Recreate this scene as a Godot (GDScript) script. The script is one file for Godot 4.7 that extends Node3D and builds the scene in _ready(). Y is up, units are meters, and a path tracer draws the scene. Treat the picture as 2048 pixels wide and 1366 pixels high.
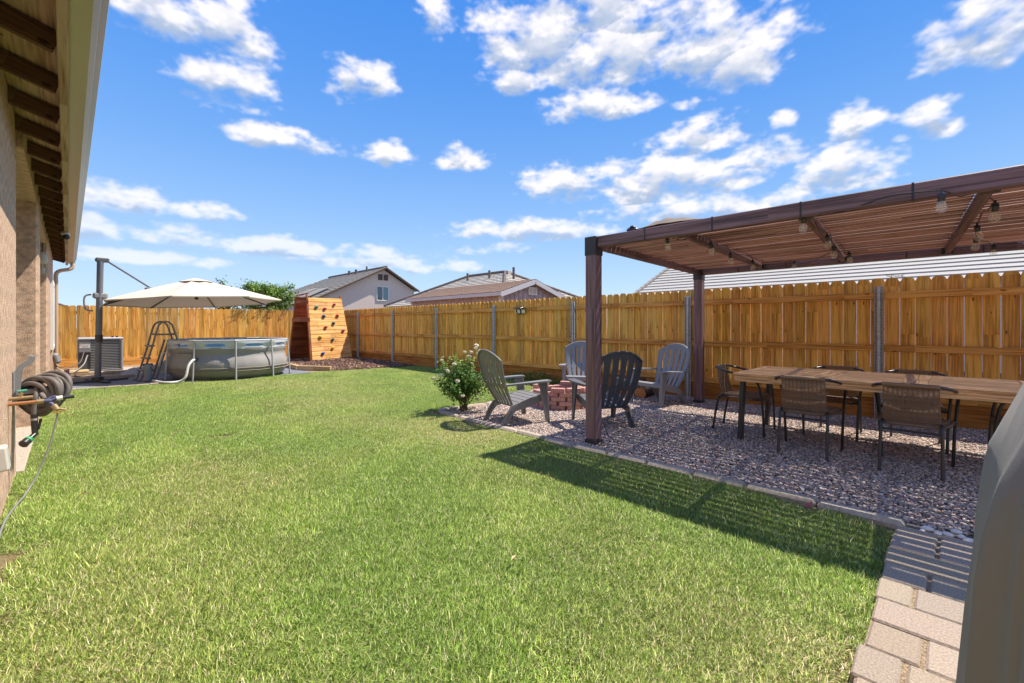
extends Node3D
# A fenced back garden: lawn, pergola with table, fire pit with garden chairs, pool with umbrella, climbing frame.
# y is up, metres. The long fence runs along Z at X = 7.45, the back fence along X at Z = -18, the house wall along Z at X = -0.3.

# ---------------------------------------------------------------- mesh builder
class MB:
	var v := PackedVector3Array()
	var n := PackedVector3Array()
	var uv := PackedVector2Array()
	var col := PackedColorArray()
	var idx := PackedInt32Array()
	var c := Color.WHITE          # vertex colour of what follows (linear)
	var off := Vector2.ZERO       # uv offset of what follows
	func vert(p: Vector3, nn: Vector3, t := Vector2.ZERO) -> int:
		v.append(p); n.append(nn); uv.append(t + off); col.append(c)
		return v.size() - 1
	func itri(a: int, b: int, d: int) -> void:      # counter-clockwise as seen from the front
		idx.append(a); idx.append(d); idx.append(b)
	func tri(a: Vector3, b: Vector3, d: Vector3, ta := Vector2.ZERO, tb := Vector2.ZERO, td := Vector2.ZERO) -> void:
		var nn := (b - a).cross(d - a).normalized()
		itri(vert(a, nn, ta), vert(b, nn, tb), vert(d, nn, td))
	func quad(a: Vector3, b: Vector3, d: Vector3, e: Vector3, ta := Vector2.ZERO, tb := Vector2.ZERO, td := Vector2.ZERO, te := Vector2.ZERO) -> void:
		var nn := (d - a).cross(e - b).normalized()
		var i := vert(a, nn, ta); var j := vert(b, nn, tb); var k := vert(d, nn, td); var l := vert(e, nn, te)
		itri(i, j, k); itri(i, k, l)
	func flat(p: Vector3, nn: Vector3, ax: int) -> Vector2:       # uv in metres with u along axis ax
		var a := nn.abs()
		var o := [p.x, p.y, p.z]
		var drop := 0 if a.x >= a.y and a.x >= a.z else (1 if a.y >= a.z else 2)
		if drop == ax:
			return Vector2(o[(ax + 1) % 3], o[(ax + 2) % 3])
		return Vector2(o[ax], o[3 - ax - drop])
	func box(xf: Transform3D, size: Vector3, bev := 0.0) -> void:
		var h := size * 0.5
		var ax := 0 if size.x >= size.y and size.x >= size.z else (1 if size.y >= size.z else 2)
		var b: float = minf(bev, minf(h.x, minf(h.y, h.z)) * 0.9)
		var dirs := [Vector3.RIGHT, Vector3.LEFT, Vector3.UP, Vector3.DOWN, Vector3.BACK, Vector3.FORWARD]
		for d: Vector3 in dirs:
			var s := Vector3(d.y, d.z, d.x)
			var t := d.cross(s)
			var c0: Vector3 = d * h
			var hs: Vector3 = s * (absf(s.dot(h)) - b)
			var ht: Vector3 = t * (absf(t.dot(h)) - b)
			var pts := [c0 - hs - ht, c0 + hs - ht, c0 + hs + ht, c0 - hs + ht]
			quad(xf * pts[0], xf * pts[1], xf * pts[2], xf * pts[3], flat(pts[0], d, ax), flat(pts[1], d, ax), flat(pts[2], d, ax), flat(pts[3], d, ax))
		if b <= 0.0:
			return
		for i in 3:
			var e := Vector3.ZERO; e[i] = 1.0
			var j := (i + 1) % 3
			var k := (i + 2) % 3
			for sj in [-1.0, 1.0]:
				for sk in [-1.0, 1.0]:
					var p := Vector3.ZERO; p[j] = sj * h[j]; p[k] = sk * (h[k] - b)
					var q := Vector3.ZERO; q[j] = sj * (h[j] - b); q[k] = sk * h[k]
					var l: Vector3 = e * (h[i] - b)
					var nn := Vector3.ZERO; nn[j] = sj; nn[k] = sk
					var m := [p - l, p + l, q + l, q - l]
					if (m[2] - m[0]).cross(m[3] - m[1]).dot(nn) < 0.0:
						m = [m[3], m[2], m[1], m[0]]
					quad(xf * m[0], xf * m[1], xf * m[2], xf * m[3], flat(m[0], nn, ax), flat(m[1], nn, ax), flat(m[2], nn, ax), flat(m[3], nn, ax))
		for sx in [-1.0, 1.0]:
			for sy in [-1.0, 1.0]:
				for sz in [-1.0, 1.0]:
					var p := Vector3(sx * h.x, sy * (h.y - b), sz * (h.z - b))
					var q := Vector3(sx * (h.x - b), sy * h.y, sz * (h.z - b))
					var r := Vector3(sx * (h.x - b), sy * (h.y - b), sz * h.z)
					if (q - p).cross(r - p).dot(Vector3(sx, sy, sz)) < 0.0:
						var w := q; q = r; r = w
					tri(xf * p, xf * q, xf * r, flat(p, Vector3.UP, ax), flat(q, Vector3.UP, ax), flat(r, Vector3.UP, ax))
	func bx(x0: float, y0: float, z0: float, x1: float, y1: float, z1: float, bev := 0.0) -> void:
		box(Transform3D(Basis(), Vector3(x0 + x1, y0 + y1, z0 + z1) * 0.5), Vector3(absf(x1 - x0), absf(y1 - y0), absf(z1 - z0)), bev)
	func bar(a: Vector3, b: Vector3, w: float, h: float, bev := 0.0, side := Vector3.UP) -> void:   # a box from a to b, h along side
		var d := b - a
		var f := d.normalized()
		var x := side.cross(f)
		if x.length() < 0.01:
			x = Vector3.RIGHT.cross(f)
		x = x.normalized()
		box(Transform3D(Basis(x, f.cross(x), f), (a + b) * 0.5), Vector3(w, h, d.length()), bev)
	func tube(pts: Array, r: float, sides := 8, cap := true, rads := [], sq := 1.0) -> void:
		var m := pts.size()
		var up := Vector3.UP
		var f0: Vector3 = (pts[1] - pts[0]).normalized()
		if absf(f0.dot(up)) > 0.9:
			up = Vector3.RIGHT
		var x := up.cross(f0).normalized()
		var start := v.size()
		var dist := 0.0
		for i in m:
			var p: Vector3 = pts[i]
			var f: Vector3 = f0
			if i > 0 and i < m - 1:
				f = ((pts[i + 1] - p).normalized() + (p - pts[i - 1]).normalized()).normalized()
			elif i == m - 1:
				f = (p - pts[i - 1]).normalized()
			x = (x - f * x.dot(f)).normalized()
			var y := f.cross(x)
			if i > 0:
				dist += p.distance_to(pts[i - 1])
			var rr: float = r * rads[i] if rads.size() == m else r
			for k in sides + 1:
				var a := TAU * k / sides
				var d := x * cos(a) + y * sin(a) * sq
				vert(p + d * rr, (x * cos(a) * sq + y * sin(a)).normalized(), Vector2(dist, r * a))
		for i in m - 1:
			for k in sides:
				var a := start + i * (sides + 1) + k
				var b := a + sides + 1
				itri(a, a + 1, b + 1); itri(a, b + 1, b)
		if cap:
			for e in [0, m - 1]:
				var nn: Vector3 = (pts[0] - pts[1]).normalized() if e == 0 else (pts[m - 1] - pts[m - 2]).normalized()
				var ce := vert(pts[e], nn)
				for k in sides:
					var a: int = start + e * (sides + 1) + k
					var i := vert(v[a], nn); var j := vert(v[a + 1], nn)
					if e == 0: itri(ce, j, i)
					else: itri(ce, i, j)
	func lathe(prof: Array, segs: int, xf := Transform3D(), a0 := 0.0, a1 := TAU) -> void:    # prof: Vector2(r, y) from bottom to top, outside
		var start := v.size()
		var m := prof.size()
		for i in m:
			var p: Vector2 = prof[i]
			var d: Vector2 = (prof[mini(i + 1, m - 1)] - prof[maxi(i - 1, 0)]).normalized()
			for k in segs + 1:
				var a := a0 + (a1 - a0) * k / segs
				var o := Vector3(sin(a), 0, cos(a))
				vert(xf * (o * p.x + Vector3.UP * p.y), (xf.basis * (o * d.y - Vector3.UP * d.x)).normalized(), Vector2(a * maxf(p.x, 0.02), p.y))
		for i in m - 1:
			for k in segs:
				var a := start + i * (segs + 1) + k
				var b := a + segs + 1
				itri(a, a + 1, b + 1); itri(a, b + 1, b)
	func grid(pts: Array, nu: int, nv: int, flip := false) -> void:       # pts[j * nu + i], smooth normals
		var start := v.size()
		for j in nv:
			for i in nu:
				var du: Vector3 = pts[j * nu + mini(i + 1, nu - 1)] - pts[j * nu + maxi(i - 1, 0)]
				var dv: Vector3 = pts[mini(j + 1, nv - 1) * nu + i] - pts[maxi(j - 1, 0) * nu + i]
				var nn := du.cross(dv).normalized()
				vert(pts[j * nu + i], -nn if flip else nn, Vector2(float(i) / (nu - 1), float(j) / (nv - 1)))
		for j in nv - 1:
			for i in nu - 1:
				var a := start + j * nu + i
				var b := a + nu
				if flip:
					itri(a, b + 1, a + 1); itri(a, b, b + 1)
				else:
					itri(a, a + 1, b + 1); itri(a, b + 1, b)
	func prism(poly: PackedVector2Array, z0: float, z1: float, xf := Transform3D()) -> void:   # polygon in xy pushed along z
		var ix := Geometry2D.triangulate_polygon(poly)
		var area := 0.0
		for i in poly.size():
			area += poly[i].cross(poly[(i + 1) % poly.size()])
		var p := poly.duplicate()
		if area < 0.0:
			p.reverse()
			ix = Geometry2D.triangulate_polygon(p)
		for t in range(0, ix.size(), 3):
			var a := p[ix[t]]; var b := p[ix[t + 1]]; var d := p[ix[t + 2]]
			if (b - a).cross(d - a) < 0.0:
				var w := b; b = d; d = w
			tri(xf * Vector3(a.x, a.y, z1), xf * Vector3(b.x, b.y, z1), xf * Vector3(d.x, d.y, z1), Vector2(a.y, a.x), Vector2(b.y, b.x), Vector2(d.y, d.x))
			tri(xf * Vector3(a.x, a.y, z0), xf * Vector3(d.x, d.y, z0), xf * Vector3(b.x, b.y, z0), Vector2(a.y, a.x), Vector2(d.y, d.x), Vector2(b.y, b.x))
		for i in p.size():
			var a := p[i]; var b := p[(i + 1) % p.size()]
			quad(xf * Vector3(a.x, a.y, z0), xf * Vector3(b.x, b.y, z0), xf * Vector3(b.x, b.y, z1), xf * Vector3(a.x, a.y, z1), Vector2(z0, a.x + a.y), Vector2(z0, b.x + b.y), Vector2(z1, b.x + b.y), Vector2(z1, a.x + a.y))
	func ball(xf: Transform3D, rings := 6, segs := 10, bump := 0.0, noise: FastNoiseLite = null, key := 0.0) -> void:
		var start := v.size()
		for j in rings + 1:
			for i in segs + 1:
				var a := TAU * (i % segs) / segs
				var b := PI * j / rings - PI / 2
				var d := Vector3(cos(b) * cos(a), sin(b), cos(b) * sin(a))
				var r := 0.5
				if noise:
					r += bump * noise.get_noise_3d(d.x * 40.0 + key, d.y * 40.0, d.z * 40.0)
				vert(xf * (d * r), (xf.basis.inverse().transposed() * d).normalized(), Vector2(a, b))
		for j in rings:
			for i in segs:
				var a := start + j * (segs + 1) + i
				var b := a + segs + 1
				itri(a, b + 1, a + 1); itri(a, b, b + 1)
	func mesh() -> ArrayMesh:
		var a := []
		a.resize(Mesh.ARRAY_MAX)
		a[Mesh.ARRAY_VERTEX] = v; a[Mesh.ARRAY_NORMAL] = n; a[Mesh.ARRAY_TEX_UV] = uv; a[Mesh.ARRAY_COLOR] = col; a[Mesh.ARRAY_INDEX] = idx
		var m := ArrayMesh.new()
		m.add_surface_from_arrays(Mesh.PRIMITIVE_TRIANGLES, a)
		return m

# ---------------------------------------------------------------- objects
var used := {}
var M := {}
var rng := RandomNumberGenerator.new()
var nz := FastNoiseLite.new()

func rnd(a: float, b: float) -> float:
	return rng.randf_range(a, b)

func numbered(called: String) -> String:
	var k: int = used.get(called, 0)
	used[called] = k + 1
	return called if k == 0 else "%s_%03d" % [called, k]

func tag(o: Node3D, label: String, category := "", group := "") -> Node3D:
	o.set_meta("label", label)
	if category: o.set_meta("category", category)
	if group: o.set_meta("group", group)
	return o

func thing(called: String, label: String, category: String, at := Vector3.ZERO, turn := 0.0, group := "") -> Node3D:
	var o := Node3D.new()
	o.name = numbered(called)
	add_child(o)
	o.position = at
	o.rotation.y = turn
	return tag(o, label, category, group)

func put_mesh(called: String, m: Mesh, mat: Material, parent: Node3D, label := "") -> MeshInstance3D:
	var o := MeshInstance3D.new()
	o.mesh = m
	o.material_override = mat
	if parent == self:
		o.name = numbered(called)
		add_child(o)
	else:
		var k := 0
		var nm := called
		while parent.has_node(NodePath(nm)):
			k += 1
			nm = "%s_%03d" % [called, k]
		o.name = nm
		parent.add_child(o, true)
	if label: o.set_meta("label", label)
	return o

func part(called: String, mb: MB, mat: Material, parent: Node3D, label := "") -> MeshInstance3D:
	return put_mesh(called, mb.mesh(), mat, parent, label)

func struct(called: String, mb: MB, mat: Material, label: String) -> MeshInstance3D:
	var o := part(called, mb, mat, self)
	o.set_meta("kind", "structure")
	o.set_meta("label", label)
	return o

func place_copy(src: Node3D, at: Vector3, turn: float, label: String, group := "") -> Node3D:
	var o: Node3D = src.duplicate()
	o.name = numbered(String(src.name).rstrip("_0123456789"))
	add_child(o)
	o.position = at
	o.rotation.y = turn
	o.set_meta("label", label)
	if group: o.set_meta("group", group)
	return o

func scatter(called: String, m: Mesh, mat: Material, where: Array, tints: Array, label: String, category: String) -> MultiMeshInstance3D:
	var mm := MultiMesh.new()
	mm.transform_format = MultiMesh.TRANSFORM_3D
	mm.use_colors = true
	mm.mesh = m
	mm.instance_count = where.size()
	for i in where.size():
		mm.set_instance_transform(i, where[i])
		mm.set_instance_color(i, tints[i])
	var o := MultiMeshInstance3D.new()
	o.multimesh = mm
	o.material_override = mat
	o.name = numbered(called)
	add_child(o)
	o.set_meta("kind", "stuff")
	tag(o, label, category)
	return o

func V(x: float, y: float, z: float) -> Vector3:
	return Vector3(x, y, z)

func T(at: Vector3, b := Basis()) -> Transform3D:
	return Transform3D(b, at)

func smooth(pts: Array, per := 6) -> Array:       # Catmull-Rom through the points
	var out := []
	for i in pts.size() - 1:
		var a: Vector3 = pts[maxi(i - 1, 0)]
		var b: Vector3 = pts[i]
		var c: Vector3 = pts[i + 1]
		var d: Vector3 = pts[mini(i + 2, pts.size() - 1)]
		for k in per:
			out.append(b.cubic_interpolate(c, a, d, float(k) / per))
	out.append(pts[-1])
	return out

# ---------------------------------------------------------------- materials
func rgb(r: float, g: float, b: float) -> Color:      # linear base colour -> what albedo_color wants
	return Color(r, g, b).linear_to_srgb()

func fnl(seed_: int, freq: float, oct := 4, kind := FastNoiseLite.TYPE_SIMPLEX_SMOOTH) -> FastNoiseLite:
	var f := FastNoiseLite.new()
	f.seed = seed_
	f.noise_type = kind
	f.frequency = freq
	f.fractal_type = FastNoiseLite.FRACTAL_FBM if oct > 1 else FastNoiseLite.FRACTAL_NONE
	f.fractal_octaves = maxi(oct, 1)
	return f

func mat(name_: String, c: Color, rough := 0.8, opts := {}) -> StandardMaterial3D:
	var m := StandardMaterial3D.new()
	m.resource_name = name_
	m.albedo_color = c
	m.roughness = rough
	m.vertex_color_use_as_albedo = true
	for k: String in opts:
		m.set(k, opts[k])
	M[name_] = m
	return m

func tex(im: Image) -> ImageTexture:
	return ImageTexture.create_from_image(im)

func wood_image(seed_: int, w: int, h: int, knots: int, streak: float, dark: float) -> Array:     # [colour, height]
	var fine := fnl(seed_, 0.02, 3)
	var wide := fnl(seed_ + 7, 0.006, 2)
	var spots := []
	var r := RandomNumberGenerator.new()
	r.seed = seed_
	for i in knots:
		spots.append([r.randf() * w, r.randf() * h, r.randf_range(3.0, 7.5)])
	var im := Image.create(w, h, false, Image.FORMAT_RGB8)
	var hi := Image.create(w, h, false, Image.FORMAT_L8)
	for y in h:
		for x in w:
			var bend := 0.0
			var kn := 0.0
			for s in spots:
				var dx: float = (x - s[0]) / 2.0
				var dy: float = y - s[1]
				var d2: float = dx * dx + dy * dy
				var rr: float = s[2] * s[2]
				if d2 < rr * 14.0:
					bend += signf(dy) * rr / (d2 + rr) * s[2] * 1.2
					kn = maxf(kn, 1.0 - d2 / (rr * 0.7))
			var yy := y + bend
			var a := fine.get_noise_2d(x * 0.22, yy * 5.0)
			var b := wide.get_noise_2d(x * 0.35, yy * 2.2)
			var l := 1.0 + streak * (a * 0.8 + b * 0.7)
			l -= dark * smoothstep(0.25, 0.6, fine.get_noise_2d(x * 0.12 + 900.0, yy * 3.1))
			if kn > 0.0:
				l *= 1.0 - 0.42 * smoothstep(0.0, 0.9, kn)
			l = clampf(l * 0.93, 0.0, 1.0)
			im.set_pixel(x, y, Color(l, l * (0.97 + 0.06 * b), l * (0.93 + 0.12 * b)))
			hi.set_pixel(x, y, Color(l, l, l))
	return [tex(im), tex(hi)]

func noise_image(seed_: int, size: int, freq: float, lo: float, hi: float, oct := 4, kind := FastNoiseLite.TYPE_SIMPLEX_SMOOTH, tint := Color.WHITE) -> ImageTexture:
	var f := fnl(seed_, freq, oct, kind)
	var g := f.get_seamless_image(size, size)
	g.convert(Image.FORMAT_RGB8)
	var d := g.get_data()
	for i in range(0, d.size(), 3):
		var t := lo + (hi - lo) * d[i] / 255.0
		d[i] = int(clampf(t * tint.r, 0, 1) * 255); d[i + 1] = int(clampf(t * tint.g, 0, 1) * 255); d[i + 2] = int(clampf(t * tint.b, 0, 1) * 255)
	return tex(Image.create_from_data(size, size, false, Image.FORMAT_RGB8, d))

const SUN := 1.5
const SKY := 0.76
const EXPOSURE := 1.7

func materials() -> void:
	var w := wood_image(11, 512, 256, 7, 0.30, 0.16)
	var wo := {"albedo_texture": w[0], "heightmap_enabled": true, "heightmap_texture": w[1], "heightmap_scale": 0.12, "uv1_scale": V(0.7, 1.6, 1), "metallic_specular": 0.3}
	mat("climb_board", rgb(0.86, 0.50, 0.20), 0.75, wo)
	mat("cedar", rgb(0.97, 0.52, 0.12), 0.75, wo)
	mat("cedar_rail", rgb(0.90, 0.46, 0.125), 0.8, wo)
	mat("kick_board", rgb(0.55, 0.22, 0.05), 0.85, wo)
	mat("dark_timber", rgb(0.36, 0.13, 0.06), 0.75, wo)
	mat("pale_timber", rgb(0.60, 0.44, 0.26), 0.85, wo)
	var pw := wood_image(31, 512, 256, 0, 0.5, 0.1)
	mat("pergola_wood", rgb(0.25, 0.155, 0.175), 0.55, {"albedo_texture": pw[0], "heightmap_enabled": true, "heightmap_texture": pw[1], "heightmap_scale": 0.05, "uv1_scale": V(0.5, 2.2, 1)})
	mat("slat_wood", rgb(0.54, 0.315, 0.255), 0.5, {"albedo_texture": pw[0], "uv1_scale": V(0.4, 2.5, 1)})
	mat("teak", rgb(0.98, 0.62, 0.32), 0.6, {"albedo_texture": pw[0], "uv1_scale": V(1.1, 4.0, 1)})
	var lump := noise_image(5, 512, 0.06, 0.0, 1.0, 3)
	var speck0 := noise_image(26, 256, 0.1, 0.9, 1.0, 3)
	var mottle := noise_image(6, 256, 0.02, 0.72, 1.0, 5)
	mat("stucco", rgb(0.82, 0.565, 0.41), 0.95, {"albedo_texture": mottle, "heightmap_enabled": true, "heightmap_texture": lump, "heightmap_scale": 0.8, "uv1_triplanar": true, "uv1_world_triplanar": true, "uv1_scale": V(2.6, 2.6, 2.6)})
	mat("far_stucco", rgb(0.72, 0.62, 0.56), 0.95, {"albedo_texture": speck0, "uv1_triplanar": true, "uv1_scale": V(0.3, 0.3, 0.3)})
	var fine := noise_image(8, 256, 0.09, 0.0, 1.0, 3)
	var soil := noise_image(9, 512, 0.03, 0.45, 1.0, 6)
	mat("soil", rgb(0.24, 0.17, 0.10), 1.0, {"albedo_texture": soil, "uv1_triplanar": true, "uv1_world_triplanar": true, "uv1_scale": V(1.3, 1.3, 1.3), "heightmap_enabled": true, "heightmap_texture": soil, "heightmap_scale": 1.0})
	mat("thatch", rgb(0.30, 0.24, 0.11), 1.0, {"albedo_texture": soil, "uv1_triplanar": true, "uv1_world_triplanar": true, "uv1_scale": V(4.3, 4.3, 4.3)})
	mat("pale_soil", rgb(0.55, 0.40, 0.25), 1.0, {"albedo_texture": soil, "uv1_triplanar": true, "uv1_world_triplanar": true, "uv1_scale": V(0.9, 0.9, 0.9), "heightmap_enabled": true, "heightmap_texture": soil, "heightmap_scale": 1.5})
	mat("grit", rgb(0.30, 0.26, 0.24), 1.0, {"albedo_texture": noise_image(12, 256, 0.11, 0.4, 1.0, 3), "uv1_triplanar": true, "uv1_world_triplanar": true, "uv1_scale": V(3, 3, 3)})
	var conc := {"albedo_texture": noise_image(14, 512, 0.035, 0.70, 1.0, 6), "uv1_triplanar": true, "uv1_world_triplanar": true, "uv1_scale": V(1.7, 1.7, 1.7), "heightmap_enabled": true, "heightmap_texture": fine, "heightmap_scale": 0.18}
	mat("concrete", rgb(0.60, 0.51, 0.42), 0.95, conc)
	mat("paver", rgb(0.49, 0.41, 0.335), 0.95, {"albedo_texture": noise_image(44, 512, 0.07, 0.72, 1.0, 6), "uv1_triplanar": true, "uv1_world_triplanar": true, "uv1_scale": V(2.6, 2.6, 2.6), "heightmap_enabled": true, "heightmap_texture": fine, "heightmap_scale": 0.22})
	mat("sand", rgb(0.62, 0.46, 0.30), 1.0, {"albedo_texture": soil, "uv1_triplanar": true, "uv1_world_triplanar": true, "uv1_scale": V(5, 5, 5), "heightmap_enabled": true, "heightmap_texture": fine, "heightmap_scale": 0.6})
	mat("pebble", Color.WHITE, 0.7, {"metallic_specular": 0.4})
	mat("bark_chip", Color.WHITE, 0.9)
	mat("brick", rgb(0.88, 0.48, 0.39), 0.92, {"albedo_texture": noise_image(15, 256, 0.05, 0.6, 1.0, 5), "uv1_triplanar": true, "uv1_scale": V(4, 4, 4), "heightmap_enabled": true, "heightmap_texture": fine, "heightmap_scale": 0.15})
	mat("grass", Color.WHITE, 0.6, {"backlight_enabled": true, "backlight": Color(0.62, 0.62, 0.62), "metallic_specular": 0.35})
	mat("leaf", Color.WHITE, 0.55, {"backlight_enabled": true, "backlight": Color(0.6, 0.6, 0.6), "metallic_specular": 0.4})
	mat("petal", rgb(0.88, 0.86, 0.78), 0.7, {"backlight_enabled": true, "backlight": Color(0.6, 0.6, 0.6)})
	mat("stem", rgb(0.16, 0.13, 0.06), 0.85)
	mat("bark", rgb(0.16, 0.11, 0.08), 0.95)
	var speck := noise_image(16, 256, 0.14, 0.80, 1.0, 3)
	var tri := {"albedo_texture": speck, "uv1_triplanar": true, "uv1_scale": V(3, 3, 3)}
	mat("plastic_grey", rgb(0.30, 0.31, 0.335), 0.5, tri)
	mat("ladder_grey", rgb(0.20, 0.185, 0.175), 0.5)
	mat("plastic_dark", rgb(0.115, 0.12, 0.135), 0.5, tri)
	mat("plastic_warm", rgb(0.26, 0.255, 0.25), 0.5, tri)
	mat("black_metal", rgb(0.018, 0.018, 0.022), 0.35, {"metallic_specular": 0.6})
	mat("leg_metal", rgb(0.045, 0.042, 0.042), 0.45)
	mat("grey_metal", rgb(0.13, 0.14, 0.165), 0.42)
	mat("galvanised", rgb(0.66, 0.66, 0.65), 0.5, {"metallic": 0.0, "albedo_texture": noise_image(17, 256, 0.03, 0.82, 1.0, 4), "uv1_triplanar": true, "uv1_scale": V(2, 2, 2)})
	mat("aluminium", rgb(0.52, 0.53, 0.55), 0.35, {"metallic": 0.4})
	mat("tan_metal", rgb(0.52, 0.40, 0.28), 0.4)
	mat("gutter_metal", rgb(0.40, 0.36, 0.30), 0.3, {"metallic": 0.35})
	mat("soffit_wood", rgb(0.62, 0.46, 0.34), 0.85, wo)
	mat("rafter_wood", rgb(0.20, 0.12, 0.085), 0.85, wo)
	mat("fascia_wood", rgb(0.46, 0.35, 0.25), 0.7, wo)
	mat("wicker", rgb(0.33, 0.215, 0.14), 0.6, {"metallic_specular": 0.4})
	var weave := noise_image(18, 512, 0.2, 0.86, 1.0, 2)
	mat("cover_cloth", rgb(0.235, 0.23, 0.225), 0.85, {"albedo_texture": weave, "uv1_triplanar": true, "uv1_scale": V(6, 6, 6), "heightmap_enabled": true, "heightmap_texture": fine, "heightmap_scale": 0.03, "rim_enabled": true, "rim": 0.25})
	mat("canopy_cloth", rgb(0.74, 0.64, 0.52), 0.9, {"albedo_texture": weave, "uv1_triplanar": true, "uv1_scale": V(3, 3, 3), "backlight_enabled": true, "backlight": Color(0.35, 0.35, 0.35)})
	mat("tan_cloth", rgb(0.24, 0.19, 0.15), 0.95, tri)
	mat("tarp_cloth", rgb(0.42, 0.42, 0.40), 0.8, tri)
	mat("pad_cloth", rgb(0.20, 0.22, 0.27), 0.8, tri)
	mat("pool_wall", rgb(0.37, 0.355, 0.35), 0.7, tri)
	mat("pool_sleeve", rgb(0.58, 0.61, 0.66), 0.5)
	mat("pool_liner", rgb(0.24, 0.52, 0.72), 0.4)
	mat("pool_frame", rgb(0.42, 0.42, 0.43), 0.4)
	mat("pool_hose", rgb(0.58, 0.58, 0.58), 0.5)
	mat("belt_cloth", rgb(0.27, 0.235, 0.19), 0.8)
	mat("water", Color(0.75, 0.9, 0.95, 0.15), 0.03, {"refraction_enabled": true, "refraction_scale": 0.033})
	mat("glass", Color(0.9, 0.95, 1.0, 0.12), 0.03, {"transparency": BaseMaterial3D.TRANSPARENCY_ALPHA})
	mat("bulb_glass", Color(1.0, 0.96, 0.9, 0.14), 0.03, {"transparency": BaseMaterial3D.TRANSPARENCY_ALPHA})
	mat("window_glass", rgb(0.10, 0.20, 0.24), 0.04, {"metallic_specular": 0.9})
	mat("white_paint", rgb(0.78, 0.77, 0.75), 0.5)
	mat("filament", rgb(0.7, 0.5, 0.25), 0.4)
	mat("lilac_wall", rgb(0.58, 0.46, 0.49), 0.8, {"albedo_texture": mottle, "uv1_triplanar": true, "uv1_scale": V(1, 1, 1)})
	mat("pale_trim", rgb(0.56, 0.56, 0.60), 0.6)
	mat("shingle", rgb(0.46, 0.31, 0.23), 0.95, {"albedo_texture": speck, "uv1_triplanar": true, "uv1_scale": V(1, 1, 1)})
	mat("grey_tile", rgb(0.30, 0.285, 0.265), 0.9, tri)
	mat("pale_tile", rgb(0.62, 0.57, 0.51), 0.9, tri)
	mat("white_tile", rgb(0.48, 0.465, 0.445), 0.9, tri)
	mat("ridge_tile", rgb(0.20, 0.16, 0.14), 0.9, tri)
	mat("dark_void", rgb(0.02, 0.02, 0.022), 0.9)
	mat("copper", rgb(0.52, 0.24, 0.12), 0.4, {"metallic": 0.7})
	mat("brass", rgb(0.40, 0.30, 0.17), 0.4, {"metallic": 0.6})
	mat("plain", Color.WHITE, 0.5)
	mat("rubber_hose", rgb(0.18, 0.16, 0.152), 0.6, tri)
	mat("milky", rgb(0.72, 0.70, 0.66), 0.35, {"backlight_enabled": true, "backlight": Color(0.8, 0.8, 0.8)})

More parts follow.
